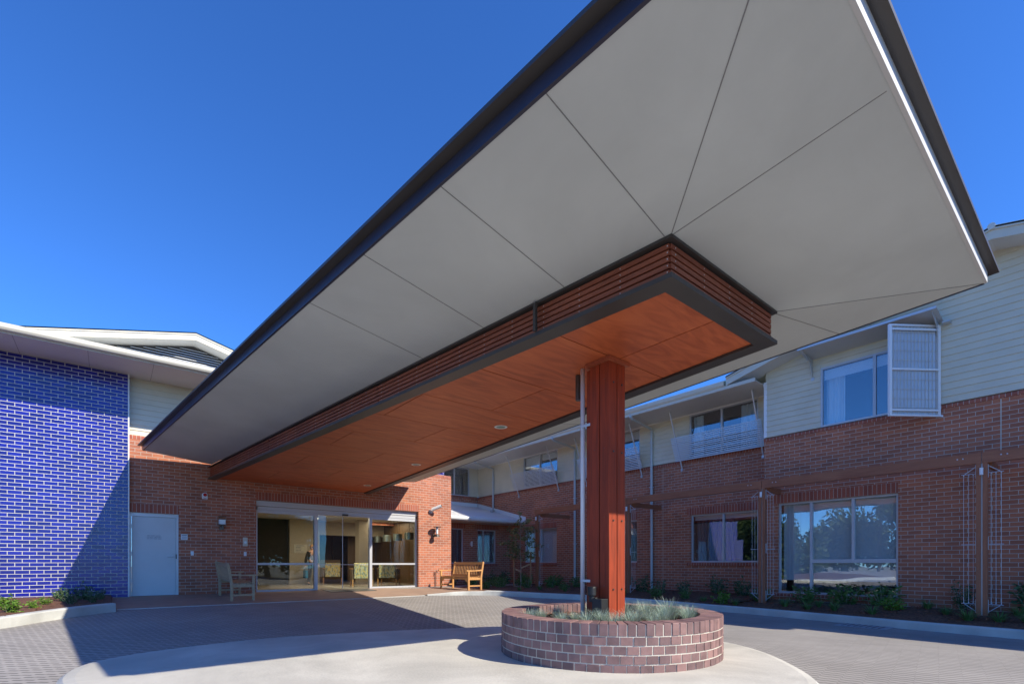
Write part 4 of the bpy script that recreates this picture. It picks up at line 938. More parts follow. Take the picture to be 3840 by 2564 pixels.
# upper cladding
UZ = 4.145
m = MB(); holes = [(a, b, 4.14, 5.54) for a, b in upW]
boards(m, 'x', XF, ST, 20.2, UZ, 5.56, 1, holes); wall(m, 'x', XF + .001, ST, 20.2, UZ, 5.56, holes, th=.1)
gb2 = lambda y: 7.1 - .252 * abs(y - 1.5)
hole = (2.42, 4.57, 4.14, 5.58)
boards(m, 'x', XN, -3.6, 5.86, UZ, 6.9, 1, [hole], zmax=lambda y: gb2(y) - .12)
wall(m, 'x', XN + .001, -8, 5.86, UZ, 5.6, [hole], th=.1)
m.extr([(XN + .002, -8, 5.6), (XN + .002, 5.86, 5.6), (XN + .002, 5.86, gb2(5.86) - .1), (XN + .002, 1.5, 6.99), (XN + .002, -8, 4.7 + .9)], (.09, 0, 0))
boards(m, 'y', 20.2, 8.5, XF, UZ, 5.56, 1, [(12.0, 13.72, 4.14, 5.52)]); wall(m, 'y', 20.201, 8.5, XF, UZ, 5.56, [(12.0, 13.72, 4.14, 5.52)], th=.1)
boards(m, 'y', ST - .01, XN + .02, XF, UZ, 5.56, -1)
m.build('cladding', 'clad', RB)
ct = MB(); ct.box(XN - .02, XN + .01, 5.83, 5.91, UZ, 5.6); ct.box(XN - .02, XF, 5.911, 5.93, 5.50, 5.56); ct.box(XF - .02, XF + .0, ST, 20.2, 5.535, 5.56); ct.box(8.5, XF, 20.18, 20.2, 5.535, 5.56); ct.build('cladding_trim', 'white', RB)
window(RB, 'x', XF, upW[0][0], upW[0][1], 4.14, 5.54, mull=(7.53,), curtain=[(6.45, 7.05, 4.2, 5.5), (8.25, 8.55, 4.2, 5.5)], dep=.0)
window(RB, 'x', XF, upW[1][0], upW[1][1], 4.14, 5.54, mull=(11.5,), blind=[(10.5, 12.55, 5.2, 5.5)], dep=.0)
window(RB, 'x', XF, upW[2][0], upW[2][1], 4.14, 5.54, mull=(15.62,), blind=[(14.55, 15.6, 5.25, 5.5), (15.64, 16.68, 5.05, 5.5)], dep=.0)
window(RB, 'y', 20.2, 12.0, 13.72, 4.14, 5.52, mull=(12.86,), dark=[(12, 13.7, 4.2, 5.5)], dep=.0)
window(RB, 'x', XN, hole[0], hole[1], 4.145, 5.58, mull=(3.48,), curtain=[(4.12, 4.52, 4.2, 5.5)], blind=[(2.46, 4.53, 5.30, 5.54)], dep=-.01, label='upper gable window under the metal hood')
# eaves, gutters, roofs
GX = 12.82
m = MB(); m.box(GX + .05, XF + .1, 5.92, 20.3, 5.562, 5.575); m.box(8.0, GX + .05, 19.0, 20.3, 5.562, 5.575); m.build('eave_soffit', 'soffit', RB)
gpf = [(.13, 5.60), (.13, 5.745), (0, 5.745), (0, 5.72), (.01, 5.66), (.035, 5.62), (.07, 5.60)]
m = MB(); m.extr([(GX - .02 + d, 6.72, z) for d, z in gpf], (0, 12.3, 0)); m.extr([(8.0, 18.85 + d, z) for d, z in gpf], (4.8, 0, 0)); m.build('gutter', 'cream', RB)
m = MB(); m.box(GX + .03, GX + .05, 5.9, 19.05, 5.53, 5.62); m.box(8.0, GX + .05, 19.0, 19.02, 5.53, 5.62); m.build('fascia_board', 'cream', RB)
m = MB(); pts = lambda off: [(GX, 6.65, 5.80 + off), (GX, 1.5, 7.10 + off), (GX, -3.65, 5.80 + off)]
m.extr(pts(.02) + [(GX, -3.65, 5.62), (GX, 1.5, 6.92), (GX, 6.65, 5.62)], (.03, 0, 0)); m.extr(pts(.05) + [(GX, -3.65, 5.79), (GX, 1.5, 7.09), (GX, 6.65, 5.79)], (-.03, 0, 0)); m.build('gable_barge', 'cream', RB)
m = MB(); m.extr([(GX + .03, -3.65, 5.64), (GX + .03, 1.5, 6.94), (GX + .03, 6.65, 5.64), (GX + .03, 6.65, 5.655), (GX + .03, 1.5, 6.955), (GX + .03, -3.65, 5.655)], (.62, 0, 0)); m.build('gable_soffit', 'soffit', RB)
m = MB(); m.extr([(GX - .03, 6.65, 5.86), (GX - .03, 1.5, 7.16), (GX - .03, -3.65, 5.86), (GX - .03, -3.65, 5.82), (GX - .03, 1.5, 7.12), (GX - .03, 6.65, 5.82)], (9, 0, 0))
m.extr([(12.84, 6.3, 5.745), (12.84, 19.0, 5.745), (20, 19.0, 7.53), (20, 6.3, 7.53)], (0, 0, .03)); m.extr([(8, 18.9, 5.745), (13.5, 18.9, 5.745), (13.5, 26, 7.5), (8, 26, 7.5)], (0, 0, .03)); m.build('roof', 'roofmetal', RB)
MB().tube([(GX - .04, 1.5, 7.15), (21.5, 1.5, 7.15)], .06, 10).build('ridge_cap', 'roofmetal', RB)
# lean-to
m = MB(); m.extr([(9.95, 16.60, 2.71), (14.25, 16.60, 2.71), (14.25, 20.2, 3.63), (9.95, 20.2, 3.63)], (0, 0, .03)); lr = m.build('lean_to_roof', 'white', RB)
m = MB()
for k in range(21): x = 10.0 + k * .2; m.extr([(x, 16.6, 2.745), (x, 20.2, 3.665), (x, 20.2, 3.675), (x, 16.6, 2.755)], (.02, 0, 0))
m.build('roof_rib', 'white', lr)
m = MB(); m.extr([(14.235, 16.55, 2.73), (14.235, 20.2, 3.66), (14.235, 20.2, 3.83), (14.235, 16.55, 2.90)], (.02, 0, 0)); m.box(9.95, 14.2, 20.17, 20.195, 3.6, 3.82); m.build('roof_flashing', 'white', lr)
m = MB(); m.extr([(9.95, 16.48 + d, z - 3.02) for d, z in gpf], (4.27, 0, 0)); m.build('lean_to_gutter', 'white', RB)
MB().box(9.95, 14.25, 16.6, 17.66, 2.56, 2.575).build('lean_to_soffit', 'soffit', RB)
for i, (yg, yw, zb) in enumerate(((9.82, 9.96, -.1), (13.41, 13.52, -.1), (18.62, 18.87, 3.33))):
    m = MB(); m.tube([(GX + .05, yg, 5.62), (GX + .05, yg, 5.50), (GX + .12, yg + .01, 5.46), (XF - .12, yw, 5.38), (XF - .065, yw, 5.34), (XF - .065, yw, 5.25), (XF - .065, yw, zb)], .045, 12); m.build('downpipe', 'downpipe', RB)
    if i == 2: MB().tube([(XF - .1, yw - .1, 3.36), (XF - .55, yw - .5, 3.27)], .05, 10).build('pipe_spreader', 'downpipe', RB)
    m = MB()
    for z in ([4.9, 3.4, 1.6] if i < 2 else [4.7]): m.box(XF - .12, XF - .005, yw - .05, yw + .05, z, z + .03)
    m.build('pipe_bracket', 'steel', RB)
# louvred sun screens
def sunscreen(y0, y1):
    r0, r1 = Vector((13.53, 0, 5.56)), Vector((14.24, 0, 3.86)); pl_ = lambda z: 13.53 + (5.56 - z) * .4176
    bl = MB()
    for k in range(14): z = 4.12 + k * .051; bl.beam((pl_(z) - .035, y0, z), (pl_(z) - .035, y1, z), .012, .031)
    for k in range(9): y = y0 + .1 + k * (y1 - y0 - .2) / 8; bl.tube([(pl_(4.10) - .02, y, 4.10), (pl_(4.80) - .02, y, 4.80)], .006, 5)
    so_ = bl.build('sun_screen', 'steel', RB)
    for y in (y0 + .12, y1 - .15): fr_ = MB(); fr_.tube([(13.53, y, 5.56), (14.245, y, 3.85)], .022, 8); fr_.tube([(13.53, y, 5.56), (13.53, y, 5.545)], .05, 10); fr_.box(14.20, 14.249, y - .03, y + .03, 3.80, 3.88); fr_.build('screen_rod', 'steel', so_)
for y0, y1 in ((6.18, 8.99), (10.27, 13.07), (14.35, 17.15)): sunscreen(y0, y1)
# metal hood over gable window
q = MB(); q.extr([(13.39, 2.28, 5.83), (12.70, 2.28, 5.93), (12.70, 4.84, 5.93), (13.39, 4.84, 5.83)], (0, 0, .006)); q.extr([(12.70, 2.28, 5.90), (12.70, 4.84, 5.90), (12.70, 4.84, 5.955), (12.70, 2.28, 5.955)], (-.008, 0, 0))
hd = q.build('window_hood', 'steel', RB)
for y in (2.36, 4.74): q = MB(); q.extr([(13.39, y, 5.83), (12.75, y, 5.915), (12.78, y, 5.89), (13.2, y, 5.72), (13.34, y, 5.42), (13.39, y, 5.36)], (0, .008, 0)); q.box(13.38, 13.389, y - .03, y + .04, 5.33, 5.42); q.build('hood_bracket', 'steel', hd)
MB().box(13.2, 13.395, 2.16, 2.28, 5.76, 5.79).build('hood_lug', 'steel', hd)
# angled screen panel
o0 = Vector((13.36, 2.36)); o1 = Vector((12.46, 3.01)); dv = (o1 - o0).normalized(); nv = Vector((-dv.y, dv.x)); nv = nv if nv.dot(-o0) > 0 else -nv; W_ = (o1 - o0).length
z0, z1 = 3.88, 5.77
def sp3(u, d, z): v = o0 + dv * u + nv * d; return (v.x, v.y, z)
def sbox(mb, u0, u1, d0, d1, za, zb): mb.extr([sp3(u0, d0, za), sp3(u1, d0, za), sp3(u1, d1, za), sp3(u0, d1, za)], (0, 0, zb - za))
q = MB(); sbox(q, 0, .055, 0, .05, z0, z1); sbox(q, W_ - .055, W_, 0, .05, z0, z1); sbox(q, .055, W_ - .055, 0, .05, z0, z0 + .035); sbox(q, .055, W_ - .055, 0, .05, z1 - .035, z1); sbox(q, -.09, 0, .01, .03, z0 + .0, z0 + .04)
scf = q.build('screen_panel', 'white', RB, label='white framed corrugated screen panel standing out beside the gable window')
q = MB()
for f_ in (.055, .49, .935): zz = z1 - (z1 - z0) * f_; sbox(q, .055, W_ - .055, .045, .06, zz - .02, zz + .02)
q.build('cross_rail', 'white', scf)
q = MB()
for f_ in (.085, .18, .285, .39, .60, .706, .81, .905): zz = z1 - (z1 - z0) * f_; q.tube([sp3(.07, .04, zz), sp3(W_ - .07, .04, zz)], .0045, 5)
for k in range(13): u = .09 + k * (W_ - .18) / 12; q.tube([sp3(u, .036, z0 + .04), sp3(u, .036, z1 - .04)], .0035, 5)
q.build('wire_mesh', 'cream', scf)
q = MB(); n_ = 120
for k in range(n_):
    u0 = .055 + (W_ - .11) * k / n_; u1 = .055 + (W_ - .11) * (k + 1) / n_; f = lambda u: .012 + .010 * math.sin(2 * math.pi * u / .076)
    q.quad(sp3(u0, f(u0), z0 + .03), sp3(u1, f(u1), z0 + .03), sp3(u1, f(u1), z1 - .03), sp3(u0, f(u0), z1 - .03))
q.build('corrugated_sheet', 'alu', scf, recalc=False)
t = thing('wall_light', 'small white cylinder light between the two back windows under the lean-to roof', 'wall light', (12.07, 17.66, 1.7))
MB().tube([(12.07, 17.58, 1.58), (12.07, 17.58, 1.80)], .035, 12).build('body', 'white', t); MB().box(12.03, 12.11, 17.62, 17.659, 1.62, 1.76).build('backplate', 'steel', t)

# ================================================================== PERGOLA
PG = thing('timber_pergola', 'long brown timber pergola of posts and beams with wire trellises along the right wing', 'pergola', (12.65, 6, -.2))
PX = 12.65; PYs = [-2.4, 1.61, 5.62, 9.75, 14.0]
for i, y in enumerate(PYs):
    for a in (-.08, .012): MB().box(PX - .045, PX + .045, y + a, y + a + .068, -.35, 2.92 if 0 else 2.712).build('post', 'ppost', PG, bevel=.003)
    MB().box(PX - .02, PX + .02, y - .012, y + .012, -.3, 2.9).build('post_plate', 'steel', PG)
    xw = (XN if y < 5.8 else XF)
    MB().box(PX + .05, xw - .002, y - .13, y - .085, 2.62, 2.76).build('rafter', 'merbauX' if 0 else 'peragola', PG)
    MB().tube([(PX - .09, y - .0, 2.49), (PX - .09, y, 2.62)], .028, 12).build('post_light', 'white', PG)
    if i == 0: continue
    for sd_ in (1, -1):
        if i == 4 and sd_ == 1: continue
        e = y + sd_ * .082
        f = lambda d: e + sd_ * d
        for za, zb, z, z2 in ((2.44, 2.68, 2.53, 2.66), (1.10, 1.34, 1.2, None), (-.08, .17, .08, -.06)):
            br = MB(); br.box(PX - .015, PX + .015, min(e, f(.008)), max(e, f(.008)), za, zb); br.tube([(PX, e, z), (PX, f(.21), z)], .007, 6)
            if z2: br.tube([(PX, f(.005), z2), (PX, f(.17), z)], .007, 6)
            br.build('trellis_bracket', 'steel', PG)
        for d in (.04, .105, .175):
            wr = MB(); wr.tube([(PX, f(d), .09), (PX, f(d), 2.53)], .0032, 5, cap=False); wr.ball((PX, f(d), .10), .012, 6, 4); wr.ball((PX, f(d), 2.51), .012, 6, 4); wr.tube([(PX, f(d), .1), (PX, f(d), .2)], .0055, 5)
            wr.build('trellis_wire', 'steel', PG)
for i in range(len(PYs) - 1):
    a, b = PYs[i] + (.004), PYs[i + 1] - .004
    if i == len(PYs) - 2: b = PYs[-1] + .12
    MB().box(PX - .048, PX + .048, a, b, 2.713, 2.912).build('beam', 'peragola', PG, bevel=.003)
bt_ = MB()
for i, y in enumerate(PYs):
    for s_ in ((-.34, -.26, .26, .34) if i < 4 else (-.34, -.26)): bt_.tube([(PX - .048, y + s_, 2.83), (PX - .056, y + s_, 2.83)], .012, 8)
bt_.build('beam_bolt', 'steel', PG)

# ================================================================== BENCHES
def bench(name, label, L=1.75):
    """faces +x, long side along y, origin mid at ground"""
    t = thing(name, label, 'bench', group='teak garden benches by the entrance'); h = L / 2; T = 'teakz'; U = 'teak'
    for s in (-1, 1):
        y0, y1 = (s * h - .0, s * (h - .055)) ; ya, yb = min(y0, y1), max(y0, y1)
        MB().extr([(-.27, ya, 0), (-.21, ya, 0), (-.21, ya, .40), (-.30, ya, .91), (-.335, ya, .925), (-.36, ya, .90), (-.275, ya, .42)], (0, yb - ya, 0)).build('leg', T, t, bevel=.003)
        MB().box(.21, .27, ya, yb, 0, .61).build('leg', T, t, bevel=.003)
        MB().extr([(-.25, ya - .008, .615), (.27, ya - .008, .60), (.33, ya - .008, .61), (.345, ya - .008, .63), (.33, ya - .008, .65), (.27, ya - .008, .645), (0, ya - .008, .64), (-.27, ya - .008, .665)], (0, yb - ya + .016, 0)).build('armrest', T, t, bevel=.003)
        MB().box(-.21, .21, ya + .012, yb - .012, .33, .405).build('seat_rail', U, t); MB().box(-.21, .21, ya + .015, yb - .015, .115, .16).build('stretcher', U, t)
    h2 = h - .055
    ap_ = [(.225, -h2, .405), (.225, h2, .405), (.225, h2, .26)] + [(.225, h2 - .03 - .13 * math.sin(R(a)), .26 + .08 * (1 - math.cos(R(a))) + .0) for a in (30, 60, 90)] + [(.225, -h2 + .03 + .13 * math.sin(R(a)), .26 + .08 * (1 - math.cos(R(a)))) for a in (90, 60, 30)] + [(.225, -h2, .26)]
    MB().extr(ap_, (.025, 0, 0)).build('front_apron', U, t)
    s_ = MB()
    for k in range(6): x = -.19 + k * .08; zz = .405 + .022 * ((x - .02) / .22) ** 2; s_.box(x - .03, x + .03, -h2, h2, zz, zz + .02)
    s_.build('seat', U, t, bevel=.002)
    b_ = MB(); b_.beam((-.305, -h2, .865), (-.305, h2, .865), .03, .085, (-.17, 0, 1)); b_.beam((-.238, -h2, .47), (-.238, h2, .47), .03, .05, (-.17, 0, 1)); b_.build('back_rail', U, t)
    b2 = MB(); n_ = 17
    for k in range(n_): y = -h2 + (k + .7) * 2 * h2 / (n_ + .4); b2.beam((-.242, y, .49), (-.296, y, .83), .034, .012, (1, 0, 0)) if 0 else b2.extr([(-.236, y - .017, .49), (-.248, y - .017, .49), (-.302, y - .017, .83), (-.290, y - .017, .83)], (0, .034, 0))
    b2.build('back_slat', T, t)
    return t
bn = bench('garden_bench', 'teak bench in the shade, its back towards the pale fire door')
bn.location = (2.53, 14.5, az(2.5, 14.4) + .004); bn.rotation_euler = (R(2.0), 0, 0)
b2_ = copytree(bn, None, (9.13, 13.98, az(9.1, 14.0) + .003), R(180), 'honey-coloured teak bench in full sun at the end of the red wall')
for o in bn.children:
    o.data = o.data.copy(); o.data.materials[0] = M['shadeteak']
# ================================================================== PLANTS
def leafquad(mb, c, d, l, wd, rn):
    d = d.normalized(); u = Vector((rn.uniform(-1, 1), rn.uniform(-1, 1), rn.uniform(-.2, 1))); s = d.cross(u)
    if s.length < 1e-3: s = Vector((1, 0, 0))
    s = s.normalized() * wd / 2; up = s.cross(d).normalized() * wd * .15
    mb.add([c, c + d * l * .5 + s + up, c + d * l, c + d * l * .5 - s + up], [(0, 1, 2), (0, 2, 3)])
def shrub(h, r, nst, nl, ll, seed, upright=.5):
    rn = random.Random(seed); lv = MB(); st = MB()
    for s in range(nst):
        a = rn.uniform(0, 6.283); R_ = r * math.sqrt(rn.random()); H_ = h * (1 - .45 * (R_ / r) ** 2) * rn.uniform(.65, 1.05)
        b0 = Vector((math.cos(a) * R_ * .25, math.sin(a) * R_ * .25, -.03)); tp = Vector((math.cos(a) * R_, math.sin(a) * R_, H_)); st.tube([b0, (b0 + tp) / 2 + Vector((0, 0, .03)), tp], .004, 4, .002)
        for k in range(nl):
            t = rn.uniform(.12, 1.03); c = b0.lerp(tp, t) + Vector((rn.gauss(0, .02), rn.gauss(0, .02), rn.gauss(0, .015))); a2 = rn.uniform(0, 6.283)
            d = Vector((math.cos(a2), math.sin(a2), rn.uniform(-.2, .9))); leafquad(lv, c, d, ll * rn.uniform(.6, 1.2), ll * .42 * rn.uniform(.7, 1.2), rn)
    return lv, st
def strap(nb, h, seed):
    rn = random.Random(seed); m = MB()
    for _ in range(nb):
        a = rn.uniform(0, 6.283); l = h * rn.uniform(.6, 1.1); le = rn.uniform(.25, 1.0); dx, dy = math.cos(a), math.sin(a); w_ = rn.uniform(.003, .006); vs = []
        for k in range(4):
            t = k / 3; rr = .02 + l * le * t ** 1.3; z = l * (t - .6 * le * t * t) - .02; f = 1 - .8 * t; vs += [(dx * rr + dy * w_ * f, dy * rr - dx * w_ * f, z), (dx * rr - dy * w_ * f, dy * rr + dx * w_ * f, z)]
        m.add(vs, [(0, 1, 3, 2), (2, 3, 5, 4), (4, 5, 7, 6)])
    return m
KIND = {'d': ('dark_shrub', 'leafdark', .36, .20, 15, 22, .062), 'm': ('green_shrub', 'leaf', .26, .20, 15, 24, .06), 'b': ('bright_shrub', 'leafbright', .20, .17, 13, 24, .06), 't': ('tall_shrub', 'leafdark', .55, .16, 12, 26, .06)}
PR_ = {}
def plant(x, y, k, s, label, group, cat='shrub'):
    z = bedz(x, y); rot = (x * 7.3 + y * 3.1) % 6.28; v = int(x * 10) % 2
    if (k, v) not in PR_:
        if k == 'g': o = strap(110, .24, 90 + v).build('strap_leaf_clump', 'grass', loc=(0, 0, 0), recalc=False)
        else:
            nme, mat, h, r, ns, nl, ll = KIND[k]; lv, st = shrub(h, r, ns, nl, ll, 31 + v + ord(k))
            o = thing(nme, label, cat); lo_ = lv.build('foliage', mat, o, recalc=False); st.build('stem', 'stem', o, recalc=False)
        PR_[k, v] = o
    else: o = copytree(PR_[k, v])
    o.location = (x, y, z); o.rotation_euler = (0, 0, rot); s *= 1.35; o.scale = (s, s, s); tag(o, label, cat, group)
LR = {'d': ('dark leafy shrub in the shaded mulch bed under the right wing', 'dark shrubs in the right bed'), 'm': ('mid-green bushy shrub in the shaded mulch bed under the right wing', 'green shrubs in the right bed'),
      't': ('tall thin dark shrub against the brick of the right wing', 'tall shrubs in the right bed'), 'g': ('low strap-leaved grass clump in the mulch behind the right kerb', 'grass clumps in the right bed')}
for (x, y, k, s) in [(13.3, 8.2, 'd', .9), (13.6, 7.3, 'd', 1.15), (13.4, 6.5, 'd', 1.1), (12.2, 8.4, 'm', .9), (12.4, 7.6, 'm', .8), (12.9, 5.75, 'm', 1.0), (12.3, 7.0, 'g', .8), (12.2, 6.1, 'g', .8),
                     (12.95, 4.75, 'm', 1.15), (13.12, 3.98, 'm', 1.35), (13.12, 3.25, 'm', 1.35), (12.3, 4.95, 'g', 1), (12.25, 4.45, 'g', .9), (12.2, 3.9, 'g', 1.0), (12.15, 3.2, 'g', 1.0), (12.5, 4.3, 'g', .8),
                     (13.1, 1.95, 't', .9), (13.05, .95, 'd', 1.5), (12.25, 1.75, 'g', 1.1), (12.35, 1.35, 'g', 1), (12.8, 1.15, 'g', .9), (12.3, 1.0, 'g', .9), (12.9, 2.45, 'g', .9), (12.5, 2.1, 'g', .8),
                     (12.6, 14.96, 'm', 1.3), (11.1, 14.3, 'm', 1.1), (13.3, 15.4, 'm', 1.3), (11.5, 15.1, 'm', 1.1), (11.6, 13.4, 'm', .9), (13.4, 14.0, 'm', 1.1), (13.9, 14.2, 'm', 1.3), (13.5, 12.7, 'm', 1.2), (13.3, 16.8, 'd', 1.3), (12.2, 16.4, 'd', 1.2), (11.0, 16.0, 'm', 1.2), (10.4, 15.2, 'm', 1.1), (10.2, 14.0, 'm', .9), (10.6, 16.9, 'd', 1.0),
                     (11.2, 12.3, 'g', .8), (11.5, 11.4, 'g', .8), (10.4, 12.4, 'g', .7), (12.0, 12.0, 'm', .8), (12.9, 11.4, 'm', 1.0), (13.5, 10.4, 't', .8), (13.2, 9.6, 'd', 1.1), (12.5, 10.3, 'm', .9), (12.9, 8.7, 't', .75), (12.1, 9.5, 'g', .9), (12.6, 13.2, 'm', 1.1)]:
    plant(x, y, k, s, *LR[k], 'shrub' if k != 'g' else 'grass clump')
for (x, y, s, lb_) in ((12.15, 6.45, 1.05, 'bright green shrub in the shaded bed left of the middle pergola post'), (12.65, 2.95, .95, 'bright green low shrub in the bed below the large ground window')):
    plant(x, y, 'b', s, lb_, None)
for (x, y, k, s) in [(-1.6, 12.9, 'b', .9), (-1.35, 12.0, 'b', .8), (-1.95, 12.2, 'b', .85), (-1.1, 12.75, 'b', .5), (-1.0, 13.3, 'b', .5), (-1.75, 13.7, 'b', .7), (-2.6, 12.0, 'b', .9), (-3.2, 12.6, 'b', .9)]:
    plant(x, y, k, s, 'bright yellow-green groundcover shrub in the sunlit bed against the blue brick wall', 'bright shrubs in the left bed')
for (x, y, k, s) in [(-.72, 13.9, 'd', .7), (-.45, 14.2, 'd', .8), (-.62, 13.2, 'd', .5), (-.3, 13.3, 'd', .55), (-.15, 14.0, 'd', .5), (-.9, 14.6, 'd', .5)]:
    plant(x, y, k, s, 'dark green shrub in the shaded end of the left bed by the blue brick wall', 'dark shrubs in the left bed')
# every plant of a kind gets its own label: by the stretch of bed it stands in, then by its order from the left
def px(o):
    a = R(YAW); X, Y = o.location.x, o.location.y; return (X * math.cos(a) - Y * math.sin(a)) / (X * math.sin(a) + Y * math.cos(a))
ORD = ['first', 'second', 'third', 'fourth', 'fifth', 'sixth', 'seventh', 'eighth', 'ninth', 'tenth', 'eleventh', 'twelfth', 'thirteenth', 'fourteenth', 'fifteenth', 'sixteenth', 'seventeenth']
def zone(o):
    X, Y = o.location.x, o.location.y
    if X < 0: return 'in the sunlit left bed' if 'bright' in o['label'] else 'in the shaded left bed'
    if Y > 13.1: return 'in the bed around the sapling'
    if Y > 8.0: return 'in the bed behind the planter'
    if Y > 5.6: return 'under the smaller ground-floor window'
    if Y > 2.7: return 'below the large ground-floor window'
    return 'around the rightmost pergola post'
DESC = {'dark_shrub': 'dark leafy shrub', 'green_shrub': 'bushy mid-green shrub', 'bright_shrub': 'yellow-green shrub', 'tall_shrub': 'tall thin shrub', 'strap_leaf_clump': 'low strap-leaved clump'}
bk_ = {}
for o in bpy.data.objects:
    if o.parent is None and o.name.split('.')[0] in DESC and o.get('group'): bk_.setdefault((o.name.split('.')[0], zone(o)), []).append(o)
for (nme, zn), L_ in bk_.items():
    L_.sort(key=px)
    for i, o in enumerate(L_): o['label'] = (ORD[i] + ' ' + DESC[nme] + ' from the left ' + zn) if len(L_) > 1 else ('the ' + DESC[nme] + ' ' + zn)
fl_ = [o for o in bpy.data.objects if o.parent is None and o.name.startswith('fescue_tuft')]; fl_.sort(key=px)
for side in (0, 1):
    L_ = [o for o in fl_ if (px(o) >= .2) == bool(side)]
    for i, o in enumerate(L_): o['label'] = ORD[i] + ' fescue tuft from the left, on the ' + ('right' if side else 'left') + ' of the planter post'
# chips
ch = MB(); rn = random.Random(5)
def chips(n, rows, lim):
    for _ in range(n):
        r = rn.choice(rows); k = rn.randrange(len(r) - 1); t = rn.random(); a, b = Vector(r[k]), Vector(r[k + 1]); p = a.lerp(b, t) + Vector((rn.uniform(-.15, .15), rn.uniform(-.15, .15), .012))
        if not lim(p): continue
        d = Vector((rn.uniform(-1, 1), rn.uniform(-1, 1), rn.uniform(-.4, .4))).normalized() * rn.uniform(.015, .035); ch.beam(p - d, p + d, rn.uniform(.008, .016), .005)
chips(1500, rows2, lambda p: 11.95 < p.x < 13.35); chips(1200, rows1, lambda p: p.x > 10.0 and p.x < 14.1 and p.y < 16.8); chips(900, rows3, lambda p: p.x > -4 and p.y < 15.6 and p.x < -.1)
ch.build('bark_chips', 'bark', label='loose brown bark chips scattered over the garden beds', cat='mulch', kind='stuff', recalc=False)
# sapling with stakes
TX, TY = 12.1, 14.35; tz = bedz(TX, TY)
t = thing('sapling', 'young staked sapling with sparse olive leaves before the end of the pergola', 'tree', (TX, TY, tz))
q = MB(); rn = random.Random(11); q.tube([(TX, TY, tz - .05), (TX + .01, TY, .6), (TX - .02, TY + .01, 1.4), (TX, TY, 2.1), (TX - .04, TY, 2.62)], .018, 7, .005); q.build('trunk', 'stem', t)
lv = MB(); br = MB()
for k in range(44):
    z = .95 + 1.6 * (k / 46) ** 1.1; a = rn.uniform(0, 6.283); ln_ = rn.uniform(.35, .95) * (1 - .5 * abs((z - 1.55) / 1.1)); c0 = Vector((TX, TY, z)); d = Vector((math.cos(a), math.sin(a), rn.uniform(-.15, .55))); tip = c0 + d * ln_ * .95
    br.tube([c0, c0.lerp(tip, .5) + Vector((0, 0, .05)), tip], .005, 4, .002)
    for j in range(int(12 + 24 * ln_)):
        s = rn.uniform(.3, 1.05); p = c0.lerp(tip, s) + Vector((rn.gauss(0, .03), rn.gauss(0, .03), rn.gauss(0, .03))); leafquad(lv, p, Vector((rn.uniform(-1, 1), rn.uniform(-1, 1), rn.uniform(-1, .3))), rn.uniform(.08, .15), rn.uniform(.035, .06), rn)
br.build('branches', 'stem', t, recalc=False); lv.build('crown', 'leaftree', t, recalc=False)
for i, (x, y, lb_) in enumerate(((11.93, 14.55, 'brown timber stake on the left of the young sapling'), (12.4, 14.12, 'brown timber stake on the right of the young sapling'))):
    tag(MB().box(x - .022, x + .022, y - .022, y + .022, tz - .1, 1.27).build('tree_stake', 'web', loc=(x, y, tz), bevel=.003), lb_, 'stake', 'stakes beside the sapling')
q = MB(); q.extr([(11.93, 14.55, .62), (11.93, 14.55, .68), (TX, TY - .02, .56), (TX, TY - .02, .50)], (.01, -.01, 0)); q.extr([(12.4, 14.12, .80), (12.4, 14.12, .86), (TX, TY - .02, .70), (TX, TY - .02, .64)], (.01, .01, 0)); q.build('tree_tie', 'web', t)

# ================================================================== LOBBY FURNITURE AND PERSON
def armchair(x, y, rot, label):
    t = thing('armchair', label, 'armchair', (0, 0, 0), 'patterned armchairs in the lobby')
    # faces +y, back at y=-.3
    MB().extr([(-.30, -.33, .30), (-.30, -.20, .30), (-.30, -.25, .84), (-.30, -.30, .86), (-.30, -.36, .84)], (.60, 0, 0)).build('backrest', 'fabric', t, bevel=.015)
    MB().box(-.28, .28, -.22, .30, .30, .45).build('seat', 'fabric', t, bevel=.02)
    for s in (-1, 1):
        a = s * .345; MB().extr([(a - .03, -.30, .22), (a - .03, .30, .26), (a - .03, .30, .60), (a - .03, -.28, .63)], (.06, 0, 0)).build('side_panel', 'cardi' if 0 else 'lobbywood', t); MB().box(a - .04, a + .04, -.30, .34, .63, .655).build('armrest', 'teakz', t, bevel=.004)
        for yy in (-.28, .28): MB().box(a - .022, a + .022, yy - .022, yy + .022, 0, .26).build('leg', 'teakz', t)
    t.location = (x, y, .006); t.rotation_euler = (0, 0, rot); return t
ac = armchair(7.15, 17.55, R(-14), 'leaf-patterned armchair with its back to the glass sliding doors')
for x, y, r, lb_ in ((8.25, 17.6, R(-38), 'leaf-patterned armchair with its back to the right glass pane'), (7.05, 20.3, R(160), 'patterned armchair facing the doors deep in the lobby')):
    copytree(ac, None, (x, y, .006), r, lb_)
for i in range(4):
    y = 18.0 + i * 1.1; x = 9.32 + i * .03
    t = thing('pendant_lamp', ('first', 'second', 'third', 'fourth')[i] + ' drum pendant lamp from the right in the row behind the glazing', 'pendant lamp', (x, y, 1.80), 'drum pendants in the lobby')
    MB().tube([(x, y, 1.80), (x, y, 2.08)], .19, 28, cap=False).build('drum_shade', 'drum', t, smooth=True); MB().tube([(x, y, 2.08), (x, y, 2.62)], .006, 6).build('cord', 'black', t); MB().tube([(x, y, 1.80), (x, y, 1.805)], .185, 28).build('diffuser', 'lobby', t)

